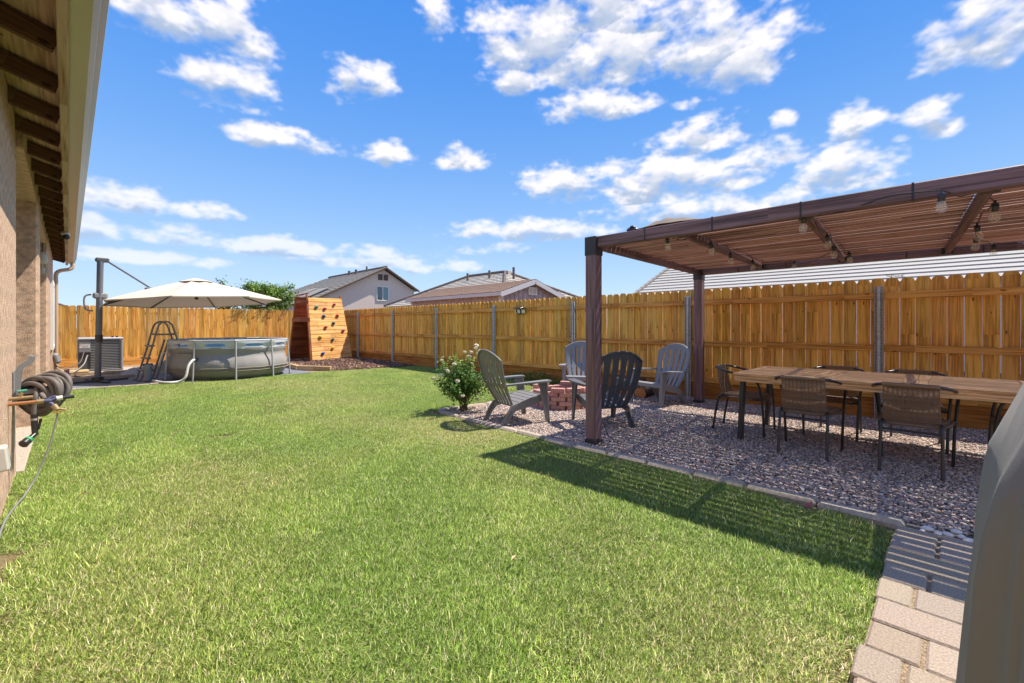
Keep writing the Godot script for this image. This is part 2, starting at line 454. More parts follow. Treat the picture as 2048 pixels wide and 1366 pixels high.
# clouds: azimuth from -Z towards +X, elevation and half sizes, in degrees
func sky_image() -> Image:
	var w := 3072
	var h := 1536
	var spots := [
		[48.7, 33.0, 6.4, 3.6], [55.1, 35.3, 10.7, 2.8], [59.4, 30.8, 11.4, 3.0], [68.1, 30.1, 7.2, 3.2], [72.6, 27.6, 3.9, 2.0], [62.4, 33.4, 6.8, 2.1], [45.5, 28.8, 3.6, 1.1], [56.0, 26.0, 6.0, 1.4],
		[67.6, 21.2, 5.0, 1.6], [74.4, 18.5, 4.2, 1.2], [82.5, 15.7, 3.8, 1.8], [82.7, 20.0, 1.8, 1.3], [88.5, 18.7, 2.0, 1.3], [76.5, 21.8, 1.2, 0.7], [66.5, 25.2, 1.2, 0.6],
		[53.2, 17.4, 5.9, 1.7], [63.0, 17.3, 8.3, 2.4], [69.7, 16.6, 4.6, 1.3], [67.0, 13.7, 9.3, 1.1], [88.8, 24.5, 1.5, 1.5], [92.6, 24.7, 2.7, 2.6], [26.1, 27.5, 2.8, 2.0],
		[12.1, 25.0, 3.7, 1.8], [9.1, 29.6, 6.1, 2.4], [35.1, 34.5, 2.0, 1.5], [17.7, 20.5, 4.1, 0.9], [29.4, 20.3, 2.7, 1.1], [38.7, 20.6, 2.6, 1.1],
		[3.7, 12.5, 3.5, 1.3], [10.8, 12.0, 2.2, 0.8], [7.8, 10.0, 1.4, 0.6], [1.8, 8.9, 2.2, 1.0], [9.9, 9.0, 8.8, 0.7], [20.6, 8.9, 9.1, 0.9], [5.8, 6.8, 5.2, 0.6],
		[47.8, 12.2, 8.6, 1.0], [42.9, 9.9, 3.4, 0.6], [35.9, 7.4, 4.5, 0.6], [26.7, 7.8, 7.3, 0.6], [86.3, 17.8, 0.9, 0.4]]
	var r := RandomNumberGenerator.new()
	r.seed = 77
	for i in 165:                                  # the same sky all the way round
		var az := r.randf_range(98.0, 353.0)
		var el := 5.0 + 60.0 * pow(r.randf(), 1.4)
		var s := r.randf_range(1.5, 6.0) * (0.6 + el / 50.0)
		for k in 3:
			spots.append([az + r.randf_range(-1, 1) * s, el + r.randf_range(-0.25, 0.25) * s, s * r.randf_range(0.6, 1.2), s * r.randf_range(0.2, 0.38)])
	var field := PackedFloat32Array()
	field.resize(w * (h / 2))
	var base := PackedFloat32Array()               # where in its cloud a point lies: 0 below, 1 above
	base.resize(w * (h / 2))
	var per := w / 360.0
	for s in spots:
		var cx: float = s[0] * per
		var cy: float = (90.0 - s[1]) * per
		var rx: float = s[2] * per * 1.32
		var ry: float = s[3] * per * 1.42
		for y in range(maxi(0, int(cy - ry * 1.5)), mini(h / 2, int(cy + ry * 1.5))):
			var dy := (y - cy) / ry
			for x in range(int(cx - rx * 1.5), int(cx + rx * 1.5)):
				var dx := (x - cx) / rx
				var f := 1.0 - (dx * dx + dy * dy * (1.5 if dy > 0.0 else 1.0))
				if f > -1.2:
					var k := y * w + posmod(x, w)
					if f + 1.3 > field[k]:
						field[k] = f + 1.3
						base[k] = 0.5 - dy * 0.5
	var n1 := fnl(3, 1.0, 6)
	n1.fractal_gain = 0.58
	var n2 := fnl(4, 4.6, 4)
	var px := PackedFloat32Array()
	px.resize(w * h * 3)
	var low := Color(0.61, 0.74, 0.84)
	var o := 0
	for y in h:
		var el := PI / 2 - PI * (y + 0.5) / h
		var e := rad_to_deg(maxf(el, 0.0))
		var sky := Color(0.022, 0.165, 0.62).lerp(Color(0.052, 0.265, 0.74), exp(-e / 34.0))
		sky = sky.lerp(Color(0.22, 0.50, 0.85), exp(-e / 14.5) * 0.95)
		sky = sky.lerp(low, exp(-e / 10.0))
		var ce := cos(el)
		var se := sin(el)
		for x in w:
			var c := sky
			if y < h / 2:
				var f := field[y * w + x]
				if f > 0.0:
					var az := TAU * (x + 0.5) / w
					var d := Vector3(sin(az) * ce, se * 2.0, -cos(az) * ce) * 10.0
					var a := n1.get_noise_3d(d.x, d.y, d.z)
					var b := n2.get_noise_3d(d.x, d.y, d.z)
					var wisp := a * 1.75 + b * 0.38
					var q := (f - 1.3) * 0.92 - 0.10 + wisp
					var t := smoothstep(-0.36, 1.0, q)
					if t > 0.0:
						var above := field[maxi(y - 11, 0) * w + x] - 1.3
						var a2 := n1.get_noise_3d(d.x, d.y + 0.55, d.z)
						var deep := above * 0.92 - 0.05 + a2 * 1.5 + b * 0.4
						var dark := smoothstep(0.10, 0.95, deep)
						dark *= 0.15 + 0.85 * (1.0 - smoothstep(0.30, 0.85, base[y * w + x] + a * 0.3))
						var cl := Color(0.90, 0.855, 0.83).lerp(Color(0.36, 0.44, 0.585), dark)
						c = sky.lerp(cl, t * lerpf(0.55, 0.93, smoothstep(6.0, 17.0, e)))
			px[o] = c.r; px[o + 1] = c.g; px[o + 2] = c.b
			o += 3
	return Image.create_from_data(w, h, false, Image.FORMAT_RGBF, px.to_byte_array())

func _ready() -> void:
	rng.seed = 20240
	nz.seed = 5
	nz.frequency = 0.02
	# camera: a wide lens at 1.21 m with level axis, shifted so that the horizon lies a little above the middle
	var cam := Camera3D.new()
	cam.name = "camera"
	cam.projection = Camera3D.PROJECTION_FRUSTUM
	cam.near = 0.1
	cam.far = 900.0
	cam.size = 0.1 * 1366.0 / 885.0
	cam.frustum_offset = Vector2(0, -0.1 * 31.0 / 885.0)
	cam.keep_aspect = Camera3D.KEEP_HEIGHT
	cam.position = V(0, 1.21, 0)
	cam.rotation = V(0, deg_to_rad(-45.1), 0)
	cam.current = true
	add_child(cam)
	var env := Environment.new()
	env.background_mode = Environment.BG_SKY
	var pano := PanoramaSkyMaterial.new()
	pano.panorama = tex(sky_image())
	pano.energy_multiplier = SKY
	env.sky = Sky.new()
	env.sky.sky_material = pano
	env.tonemap_mode = Environment.TONE_MAPPER_LINEAR
	env.tonemap_exposure = EXPOSURE
	env.sdfgi_enabled = true
	env.ssao_enabled = true
	env.ssil_enabled = true
	var we := WorldEnvironment.new()
	we.name = "world"
	we.environment = env
	add_child(we)
	var sun := DirectionalLight3D.new()
	sun.name = "sun"
	sun.light_energy = SUN
	sun.light_color = Color(1.0, 0.955, 0.88)
	sun.light_angular_distance = 0.5
	sun.shadow_enabled = true
	sun.look_at_from_position(V(1.1, 2.115, 0.44), Vector3.ZERO)
	add_child(sun)
	materials()
	ground()
	house()
	fences()
	neighbours()
	pergola()
	pool_corner()
	climbing_frame()
	seating()
	dining()
	plants()
	wall_fittings()
	small_things()
	lawn()

func sheet(poly: Array, y: float) -> MB:
	var mb := MB.new()
	var p := PackedVector2Array()
	for q in poly:
		p.append(Vector2(q[0], -q[1]))
	mb.prism(p, -0.03, 0.0, Transform3D(Basis(Vector3.RIGHT, Vector3.FORWARD, Vector3.UP), V(0, y, 0)))
	return mb

func blocks_along(owner_: Node3D, called: String, pts: Array, length: float, w: float, h: float, y: float, mat_: Material, bev := 0.018) -> void:
	var left := 0.0
	for i in pts.size() - 1:
		var a: Vector3 = pts[i]
		var b: Vector3 = pts[i + 1]
		var n := maxi(1, int(round(a.distance_to(b) / length)))
		for k in n:
			var p := a.lerp(b, (k + 0.5) / n)
			var mb := MB.new()
			var g := rnd(0.86, 1.08)
			mb.c = Color(g, g * rnd(0.97, 1.02), g * rnd(0.94, 1.02))
			mb.box(T(V(p.x, y + rnd(-0.005, 0.005), p.z), Basis(Vector3.UP, atan2(b.x - a.x, b.z - a.z) + rnd(-0.02, 0.02)) * Basis(Vector3.RIGHT, rnd(-0.012, 0.012))), V(w * rnd(0.94, 1.04), h, a.distance_to(b) / n - rnd(0.006, 0.016)), bev)
			part(called, mb, mat_, owner_)

func group_structure(called: String, label: String) -> Node3D:
	var o := Node3D.new()
	o.name = numbered(called)
	add_child(o)
	o.set_meta("kind", "structure")
	o.set_meta("label", label)
	return o

const KERB := [[3.56, -0.20], [3.60, -1.1], [3.59, -2.7], [3.63, -4.3], [3.68, -5.05], [3.80, -5.22], [4.54, -5.09], [5.95, -5.44], [7.40, -5.74]]

func in_gravel(x: float, z: float) -> bool:
	if x < (3.64 if z < -0.22 else 3.49) or x > 7.44 or z > 1.9: return false
	return z > (-5.1 if x < 4.5 else -5.09 - (x - 4.54) * 0.235) + 0.05

func ground() -> void:
	var g := MB.new()
	g.quad(V(-300, -0.045, 300), V(300, -0.045, 300), V(300, -0.045, -300), V(-300, -0.045, -300))
	struct("ground", g, M.soil, "bare brown earth under and around the gardens")
	struct("lawn", sheet([[-0.3, 1.9], [7.44, 1.9], [7.44, -11.72], [-0.3, -11.72]], -0.012), M.thatch, "earth and dry thatch under the grass of the lawn")
	struct("gravel_bed", sheet([[3.47, 1.9], [7.44, 1.9], [7.44, -5.72], [5.95, -5.42], [4.54, -5.07], [3.8, -5.2], [3.64, -4.9], [3.64, -0.2], [3.47, -0.2]], -0.004), M.grit, "dark grit under the gravel by the fence")
	var slab := MB.new()
	slab.bx(-6.0, -0.2, -11.3, -0.255, 0.028, -5.42, 0.008)
	struct("patio_slab", slab, M.concrete, "pale concrete patio floor under the house eaves")
	struct("bare_earth", sheet([[-1.2, -11.74], [7.44, -11.74], [7.44, -18.0], [-1.2, -18.0]], 0.0), M.pale_soil, "pale bare earth along the back fence")
	struct("pool_pad", sheet([[-0.1, -11.80], [3.6, -11.66], [4.45, -11.75], [4.5, -14.2], [1.2, -14.4], [1.0, -13.62], [-0.1, -13.45]], 0.008), M.pad_cloth, "blue grey ground cloth under the pool and umbrella")
	struct("bark_bed", sheet([[4.62, -14.9], [4.50, -12.7], [4.95, -11.86], [5.6, -11.7], [7.43, -11.5], [7.43, -17.9], [4.7, -17.9]], 0.02), M.soil, "dark soil under the bark mulch")
	var k := group_structure("kerb", "row of pale concrete edging blocks between the lawn and the gravel")
	var pts := []
	for q in KERB:
		pts.append(V(q[0], 0, q[1]))
	blocks_along(k, "edging_block", pts, 0.44, 0.10, 0.11, -0.027, M.concrete, 0.02)
	var e := group_structure("brick_edging", "row of flat pinkish edging bricks along the far end of the lawn")
	blocks_along(e, "edging_brick", [V(-0.1, 0, -11.74), V(1.6, 0, -11.66), V(3.2, 0, -11.62)], 0.21, 0.11, 0.06, 0.0, M.paver, 0.008)
	var c := group_structure("concrete_edging", "low tan concrete edge in front of the air conditioner")
	blocks_along(c, "edging_block", [V(-0.12, 0, -13.5), V(1.1, 0, -13.68)], 0.6, 0.1, 0.12, 0.02, M.concrete, 0.012)
	# the paved path: rows across X, stones along Z
	var path := group_structure("paver_path", "path of tumbled beige pavers at the lawn's near corner")
	part("sand_joint", sheet([[0.6, -0.235], [3.45, -0.235], [3.45, 1.9], [0.6, 1.9]], 0.025), M.sand, path)
	var x := 3.47
	var rows := [0.16, 0.205, 0.215, 0.20, 0.205, 0.205, 0.205, 0.205, 0.205, 0.205, 0.205, 0.205, 0.205]
	var firsts := [0.19, 0.19, 0.37, 0.17, 0.13, 0.36, 0.16, 0.14, 0.32, 0.2, 0.15, 0.3, 0.2]
	for r in rows.size():
		var z := -0.245 + rnd(-0.012, 0.012)
		var len_: float = firsts[r]
		while z < 1.5:
			var mb := MB.new()
			var t := rnd(0.84, 1.06)
			mb.c = Color(t, t * rnd(0.96, 1.0), t * rnd(0.90, 1.0))
			mb.box(T(V(x - rows[r] * 0.5, 0.008 + rnd(-0.003, 0.003), z + len_ * 0.5), Basis(Vector3.UP, rnd(-0.012, 0.012)) * Basis(Vector3.FORWARD, rnd(-0.012, 0.012))), V(rows[r] - rnd(0.005, 0.009), 0.055, len_ - rnd(0.010, 0.018)), 0.007)
			part("paver", mb, M.paver, path)
			z += len_
			len_ = [0.2, 0.3, 0.14, 0.24][rng.randi() % 4]
		x -= rows[r]

# ---------------------------------------------------------------- the house on the left
func house() -> void:
	var h := thing("house", "tan stucco house with open rafter eaves and a metal gutter", "house")
	var stucco: Material = M.stucco
	var mb := MB.new()
	mb.bx(-6.0, -0.1, -5.45, -0.30, 2.92, 4.0, 0.025)
	part("wall", mb, stucco, h)
	var spans := [[-5.45, -7.7, 2.68], [-8.25, -11.16, 2.64]]
	for s in spans:                                 # beams over the patio openings
		var b := MB.new()
		b.bx(-0.72, s[2], s[1] - 0.02, -0.26, 2.92, s[0] + 0.02, 0.0)
		part("beam", b, stucco, h)
	for z in [-7.7]:
		var p := MB.new()
		p.bx(-0.75, -0.1, z - 0.55, -0.25, 2.925, z, 0.02)
		part("column", p, stucco, h)
	var w := MB.new()
	w.bx(-6.0, -0.1, -14.95, -0.25, 2.925, -11.16, 0.02)
	part("wall", w, stucco, h)
	var back := MB.new()
	back.bx(-6.0, -0.1, -11.1, -3.2, 2.95, -5.5)
	part("wall", back, stucco, h)
	var pc := MB.new()
	pc.bx(-3.19, 2.74, -11.1, -0.73, 2.9, -5.5)
	part("patio_ceiling", pc, stucco, h)
	# window on the far wall, its frame standing proud
	var win := MB.new()
	for q in [[-12.95, 0.72, -12.87, 2.14], [-14.2, 0.72, -14.12, 2.14], [-14.12, 0.72, -12.95, 0.80], [-14.12, 2.06, -12.95, 2.14]]:
		win.bx(-0.262, q[1], q[0], -0.205, q[3], q[2], 0.006)
	var wf := part("window", win, M.white_paint, h)
	var gl := MB.new()
	gl.bx(-0.255, 0.8, -14.12, -0.235, 2.06, -12.95)
	part("pane", gl, M.window_glass, wf)
	# eave: sheathing, rafter tails, fascia
	var eave := MB.new()
	var y0 := 2.80
	var rise := 0.30
	var z1 := -15.25
	eave.quad(V(-6.0, y0 + 0.08 + 6.0 * rise, z1), V(-0.02, y0 + 0.08, z1), V(-0.02, y0 + 0.08, 4.0), V(-6.0, y0 + 0.08 + 6.0 * rise, 4.0))
	var sh := MB.new()
	sh.quad(V(-0.02, y0 + 0.03, z1), V(-1.0, y0 + 0.03 + 0.98 * rise, z1), V(-1.0, y0 + 0.03 + 0.98 * rise, 4.0), V(-0.02, y0 + 0.03, 4.0), Vector2(0, 0), Vector2(0, 1), Vector2(19, 1), Vector2(19, 0))
	part("roof", eave, M.grey_tile, h)
	part("soffit_board", sh, M.soffit_wood, h)
	var frieze := MB.new()
	frieze.bx(-0.30, 2.80, z1 + 0.3, -0.262, 2.925, -5.46)
	part("frieze_board", frieze, M.soffit_wood, h)
	var rm := MB.new()
	rm.bar(V(-0.45, 0.45 * rise, 0), V(0.0, 0, 0), 0.042, 0.11, 0.003)
	var rmesh := rm.mesh()
	var z := -15.1
	while z < 3.5:
		var r := put_mesh("rafter", rmesh, M.rafter_wood, h)
		r.position = V(-0.045, y0 - 0.03, z)
		z += 0.61
	var fa := MB.new()
	fa.bx(-0.042, y0 - 0.115, z1, 0.002, y0 + 0.085, 4.0, 0.004)
	part("fascia", fa, M.fascia_wood, h)
	# K profile gutter
	var gu := MB.new()
	var prof := PackedVector2Array([Vector2(0, -0.07), Vector2(0.085, -0.07), Vector2(0.11, -0.045), Vector2(0.115, 0.0), Vector2(0.145, 0.028), Vector2(0.148, 0.05), Vector2(0.128, 0.052), Vector2(0.126, 0.04), Vector2(0.104, 0.01), Vector2(0.098, -0.035), Vector2(0.08, -0.06), Vector2(0.008, -0.06), Vector2(0.004, 0.05), Vector2(0, 0.05)])
	gu.prism(prof, z1 - 0.02, 4.0, T(V(0.0, y0, 0)))
	for e in [z1 - 0.021, z1 - 0.015]:
		gu.bx(0.002, y0 - 0.066, e - 0.002, 0.125, y0 + 0.04, e)
	var gp := part("gutter", gu, M.gutter_metal, h)
	for i in 12:
		var hg := MB.new()
		hg.bx(0.0, y0 + 0.036, -14.6 + i * 1.22, 0.135, y0 + 0.046, -14.57 + i * 1.22)
		part("hanger", hg, M.aluminium, gp)
	var ds := MB.new()
	ds.tube(smooth([V(0.075, y0 - 0.06, -15.15), V(0.075, y0 - 0.16, -15.15), V(0.02, y0 - 0.22, -15.14), V(-0.13, y0 - 0.27, -15.12), V(-0.20, y0 - 0.36, -15.1), V(-0.20, y0 - 0.6, -15.1)], 6), 0.042, 10)
	ds.tube([V(-0.20, y0 - 0.6, -15.1), V(-0.20, 0.25, -15.1), V(-0.20, 0.12, -15.1), V(-0.12, 0.05, -15.1)], 0.041, 10)
	part("downspout", ds, M.tan_metal, h)
	# weatherproof outlet cover, low on the near wall
	var oc := MB.new()
	oc.box(T(V(-0.282, 0.40, -4.13), Basis(Vector3.FORWARD, -0.10)), V(0.05, 0.15, 0.11), 0.01)
	part("outlet_cover", oc, M.milky, h, "milky plastic outlet cover low on the near wall")
	# camera under the eave, lantern in the patio
	var sc := thing("security_camera", "small dark camera hanging under the house eave near its far end", "camera", V(-0.03, 2.64, -9.9))
	var a := MB.new()
	a.lathe([Vector2(0.001, 0.0), Vector2(0.05, 0.0), Vector2(0.052, 0.04), Vector2(0.03, 0.06), Vector2(0.001, 0.06)], 12)
	part("base", a, M.aluminium, sc)
	var b2 := MB.new()
	b2.ball(T(V(0.01, -0.03, 0.02), Basis().scaled(V(0.09, 0.09, 0.09))), 8, 12)
	part("lens", b2, M.black_metal, sc)
	var la := thing("wall_lantern", "white glass lantern hanging beside the tan house column", "lantern", V(-0.31, 2.10, -11.06))
	var l1 := MB.new()
	l1.lathe([Vector2(0.001, 0.17), Vector2(0.05, 0.18), Vector2(0.075, 0.24), Vector2(0.06, 0.32), Vector2(0.03, 0.36), Vector2(0.001, 0.38)], 10)
	part("shade", l1, M.milky, la)
	var l2 := MB.new()
	l2.lathe([Vector2(0.001, 0.0), Vector2(0.03, 0.01), Vector2(0.035, 0.09), Vector2(0.02, 0.12), Vector2(0.001, 0.12)], 8)
	l2.tube([V(0, 0.11, 0), V(0, 0.18, 0)], 0.006, 6)
	part("pendant", l2, M.milky, la)
	var l3 := MB.new()
	l3.tube([V(0, 0.38, 0), V(0, 0.55, 0), V(0, 0.55, -0.1)], 0.008, 6)
	part("hook", l3, M.black_metal, la)

# ---------------------------------------------------------------- fences
func picket_mesh(i: int) -> ArrayMesh:
	var mb := MB.new()
	var t := rnd(0.76, 1.10)
	mb.c = Color(t, t * rnd(0.92, 1.07), t * rnd(0.75, 1.5))
	if i % 6 == 5:                                  # a greyer, weathered board
		mb.c = Color(t * 0.80, t * 0.90, t * 1.9)
	mb.off = Vector2(rnd(0, 9), rnd(0, 9))
	var w := 0.0685
	var top := rnd(-0.004, 0.004)
	mb.prism(PackedVector2Array([Vector2(-w, 0), Vector2(w, 0), Vector2(w, 1.565 + top), Vector2(w - 0.012, 1.595 + top), Vector2(w - 0.034, 1.61 + top), Vector2(-w + 0.034, 1.61 + top), Vector2(-w + 0.012, 1.595 + top), Vector2(-w, 1.565 + top)]), -0.008, 0.008)
	return mb.mesh()

func post_mesh() -> ArrayMesh:
	var mb := MB.new()        # rolled steel post: a flat web with flanges and a raised spine
	mb.prism(PackedVector2Array([Vector2(-0.045, 0.0), Vector2(-0.045, 0.03), Vector2(-0.041, 0.03), Vector2(-0.041, 0.004), Vector2(-0.018, 0.004), Vector2(-0.014, 0.036), Vector2(0.014, 0.036), Vector2(0.018, 0.004), Vector2(0.041, 0.004), Vector2(0.041, 0.03), Vector2(0.045, 0.03), Vector2(0.045, 0.0)]), 0.0, 1.72, Transform3D(Basis(Vector3(0, 0, -1), Vector3(-1, 0, 0), V(0, 1, 0)), Vector3.ZERO))
	for k in 42:
		for s in [-1.0, 1.0]:
			mb.c = Color(0.3, 0.3, 0.3)
			mb.bx(-0.0335, 0.06 + k * 0.04, s * 0.030 - 0.004, -0.0305, 0.072 + k * 0.04, s * 0.030 + 0.004)
	return mb.mesh()

func fences() -> void:
	var meshes := []
	for i in 24:
		meshes.append(picket_mesh(i))
	var f := thing("wooden_fence", "long golden cedar fence with rails and steel posts on this side", "fence")
	var z := 1.9
	while z > -17.9:
		var o := put_mesh("picket", meshes[rng.randi() % 24], M.cedar, f)
		o.transform = T(V(7.47 + rnd(-0.003, 0.003), 0.215 + rnd(-0.006, 0.006), z), Basis(Vector3.UP, -PI / 2 + rnd(-0.012, 0.012)) * Basis(Vector3.BACK, rnd(-0.003, 0.003)))
		z -= 0.1435 + rnd(-0.002, 0.003)
	var pm := post_mesh()
	var posts := [1.75, -0.68, -3.18, -5.60, -8.02, -10.43, -12.85, -15.27, -17.70]
	for i in posts.size():
		put_mesh("post", pm, M.galvanised, f).position = V(7.425, 0, posts[i])
	for i in posts.size():
		var a: float = posts[i] - 0.05
		var b: float = (posts[i + 1] + 0.05) if i + 1 < posts.size() else -17.95
		for y in [1.60, 0.925, 0.325]:
			var mb := MB.new()
			var t := rnd(0.78, 1.05)
			mb.c = Color(t, t * rnd(0.95, 1.03), t)
			mb.off = Vector2(rnd(0, 9), rnd(0, 9))
			mb.bar(V(7.441, y + rnd(-0.006, 0.006), a), V(7.441, y + rnd(-0.006, 0.006), b), 0.038, 0.088, 0.004)
			part("rail", mb, M.cedar_rail, f)
		var kb := MB.new()
		var t2 := rnd(0.8, 1.1)
		kb.c = Color(t2, t2, t2)
		kb.off = Vector2(rnd(0, 9), rnd(0, 9))
		kb.bar(V(7.452, 0.135, a + 0.04), V(7.452, 0.135, b - 0.04), 0.02, 0.28, 0.003)
		part("kick_board", kb, M.kick_board, f)
	var g := thing("wooden_fence", "sunlit golden picket fence closing the far end behind the pool", "fence")
	var x := -1.3
	while x < 7.42:
		var o := put_mesh("picket", meshes[rng.randi() % 24], M.cedar, g)
		o.transform = T(V(x, 0.20 + rnd(-0.012, 0.012), -18.0 + rnd(-0.003, 0.003)), Basis(Vector3.UP, rnd(-0.012, 0.012)) * Basis(Vector3.BACK, rnd(-0.003, 0.003)))
		x += 0.1395 + rnd(-0.001, 0.003)
	for i in 4:
		var kb := MB.new()
		var t2 := rnd(0.85, 1.1)
		kb.c = Color(t2, t2, t2)
		kb.off = Vector2(rnd(0, 9), rnd(0, 9))
		kb.bar(V(-1.3 + i * 2.2, 0.12, -17.985), V(0.88 + i * 2.2 if i < 3 else 7.4, 0.12, -17.985), 0.02, 0.26, 0.003)
		part("kick_board", kb, M.cedar_rail, g)
		for y in [1.6, 0.925, 0.33]:
			var mb := MB.new()
			mb.bar(V(-1.3 + i * 2.2, y, -18.03), V(0.88 + i * 2.2 if i < 3 else 7.4, y, -18.03), 0.038, 0.088)
			part("rail", mb, M.cedar_rail, g)
	# solar flood light on the long fence
	var fl := thing("solar_floodlight", "small three panel solar floodlight on the top fence rail", "floodlight", V(7.41, 1.55, -7.1), -PI / 2)
	for i in 3:
		var hd := MB.new()
		hd.box(T(V((i - 1) * 0.115, 0.0, 0.05 - absf(i - 1) * 0.02), Basis(Vector3.UP, (i - 1) * 0.5) * Basis(Vector3.RIGHT, 0.25)), V(0.1, 0.1, 0.03), 0.006)
		var hp := part("lamp_head", hd, M.black_metal, fl)
		var ln := MB.new()
		ln.c = Color(0.75, 0.78, 0.55)
		ln.box(T(V((i - 1) * 0.115, 0.0, 0.05 - absf(i - 1) * 0.02), Basis(Vector3.UP, (i - 1) * 0.5) * Basis(Vector3.RIGHT, 0.25)) * T(V(0, 0, 0.016)), V(0.084, 0.084, 0.006))
		part("lens", ln, M.plain, hp)
	var sp := MB.new()
	sp.box(T(V(0, 0.085, 0.07), Basis(Vector3.RIGHT, 0.35)), V(0.24, 0.012, 0.12), 0.003)
	part("solar_panel", sp, M.black_metal, fl)
	var br := MB.new()
	br.bx(-0.05, -0.06, 0.0, 0.05, 0.06, 0.03, 0.005)
	part("bracket", br, M.black_metal, fl)

# ---------------------------------------------------------------- neighbours' houses
func tiled(mb: MB, a: Vector3, b: Vector3, c: Vector3, d: Vector3, rows: int, cols: int, lift := 0.03, shade := 0.12) -> void:
	# a roof face with a-b along the eave and d-c along the top, in overlapping courses of tiles (cols 0: plain courses)
	for r in rows:
		var t0 := float(r) / rows
		var t1 := float(r + 1) / rows
		var l0 := a.lerp(d, t0); var r0 := b.lerp(c, t0)
		var l1 := a.lerp(d, t1); var r1 := b.lerp(c, t1)
		var nn := (b - a).cross(d - a).normalized()
		var up := nn * lift
		var n := maxi(1, int(round(cols * l0.distance_to(r0) / maxf(a.distance_to(b), 0.01))))
		for k in n:
			var g := 1.0 + rnd(-shade, shade)
			mb.c = Color(g, g, g * rnd(0.96, 1.02))
			var s0 := (k + (0.03 if n > 1 else 0.0)) / n
			var s1 := (k + (0.97 if n > 1 else 1.0)) / n
			var p := l0.lerp(r0, s0) + up; var q := l0.lerp(r0, s1) + up
			mb.quad(p, q, l1.lerp(r1, s1) + up * 0.15, l1.lerp(r1, s0) + up * 0.15)
			mb.quad(p - up, q - up, q, p)

func ridge(mb: MB, a: Vector3, b: Vector3, r := 0.11) -> void:
	var n := maxi(1, int(a.distance_to(b) / 0.38))
	for i in n:
		mb.tube([a.lerp(b, float(i) / n), a.lerp(b, (i + 1.0) / n)], r, 8, true, [1.0, 0.85])

func window(owner_: Node3D, at: Vector3, turn: float, w: float, h: float, sashes: int) -> void:
	var b := Basis(Vector3.UP, turn)
	var fr := MB.new()
	var t := 0.06
	for q in [[-w / 2, -h / 2, w / 2, -h / 2 + t], [-w / 2, h / 2 - t, w / 2, h / 2], [-w / 2, -h / 2 + t, -w / 2 + t, h / 2 - t], [w / 2 - t, -h / 2 + t, w / 2, h / 2 - t], [-t / 2, -h / 2 + t, t / 2, h / 2 - t]]:
		fr.box(T(at + b * V((q[0] + q[2]) / 2, (q[1] + q[3]) / 2, 0.03), b), V(q[2] - q[0], q[3] - q[1], 0.07), 0.01)
	var f := part("window", fr, M.white_paint, owner_)
	for i in sashes:
		var g := MB.new()
		var x0 := -w / 2 + t + i * (w / 2 - t / 2)
		g.c = Color(1, 1, 1) if i else Color(0.55, 0.5, 0.5)
		g.box(T(at + b * V(x0 + (w / 2 - 1.5 * t) / 2, 0, 0.015), b), V(w / 2 - 1.5 * t, h - 2 * t, 0.02))
		part("pane", g, M.window_glass, f)

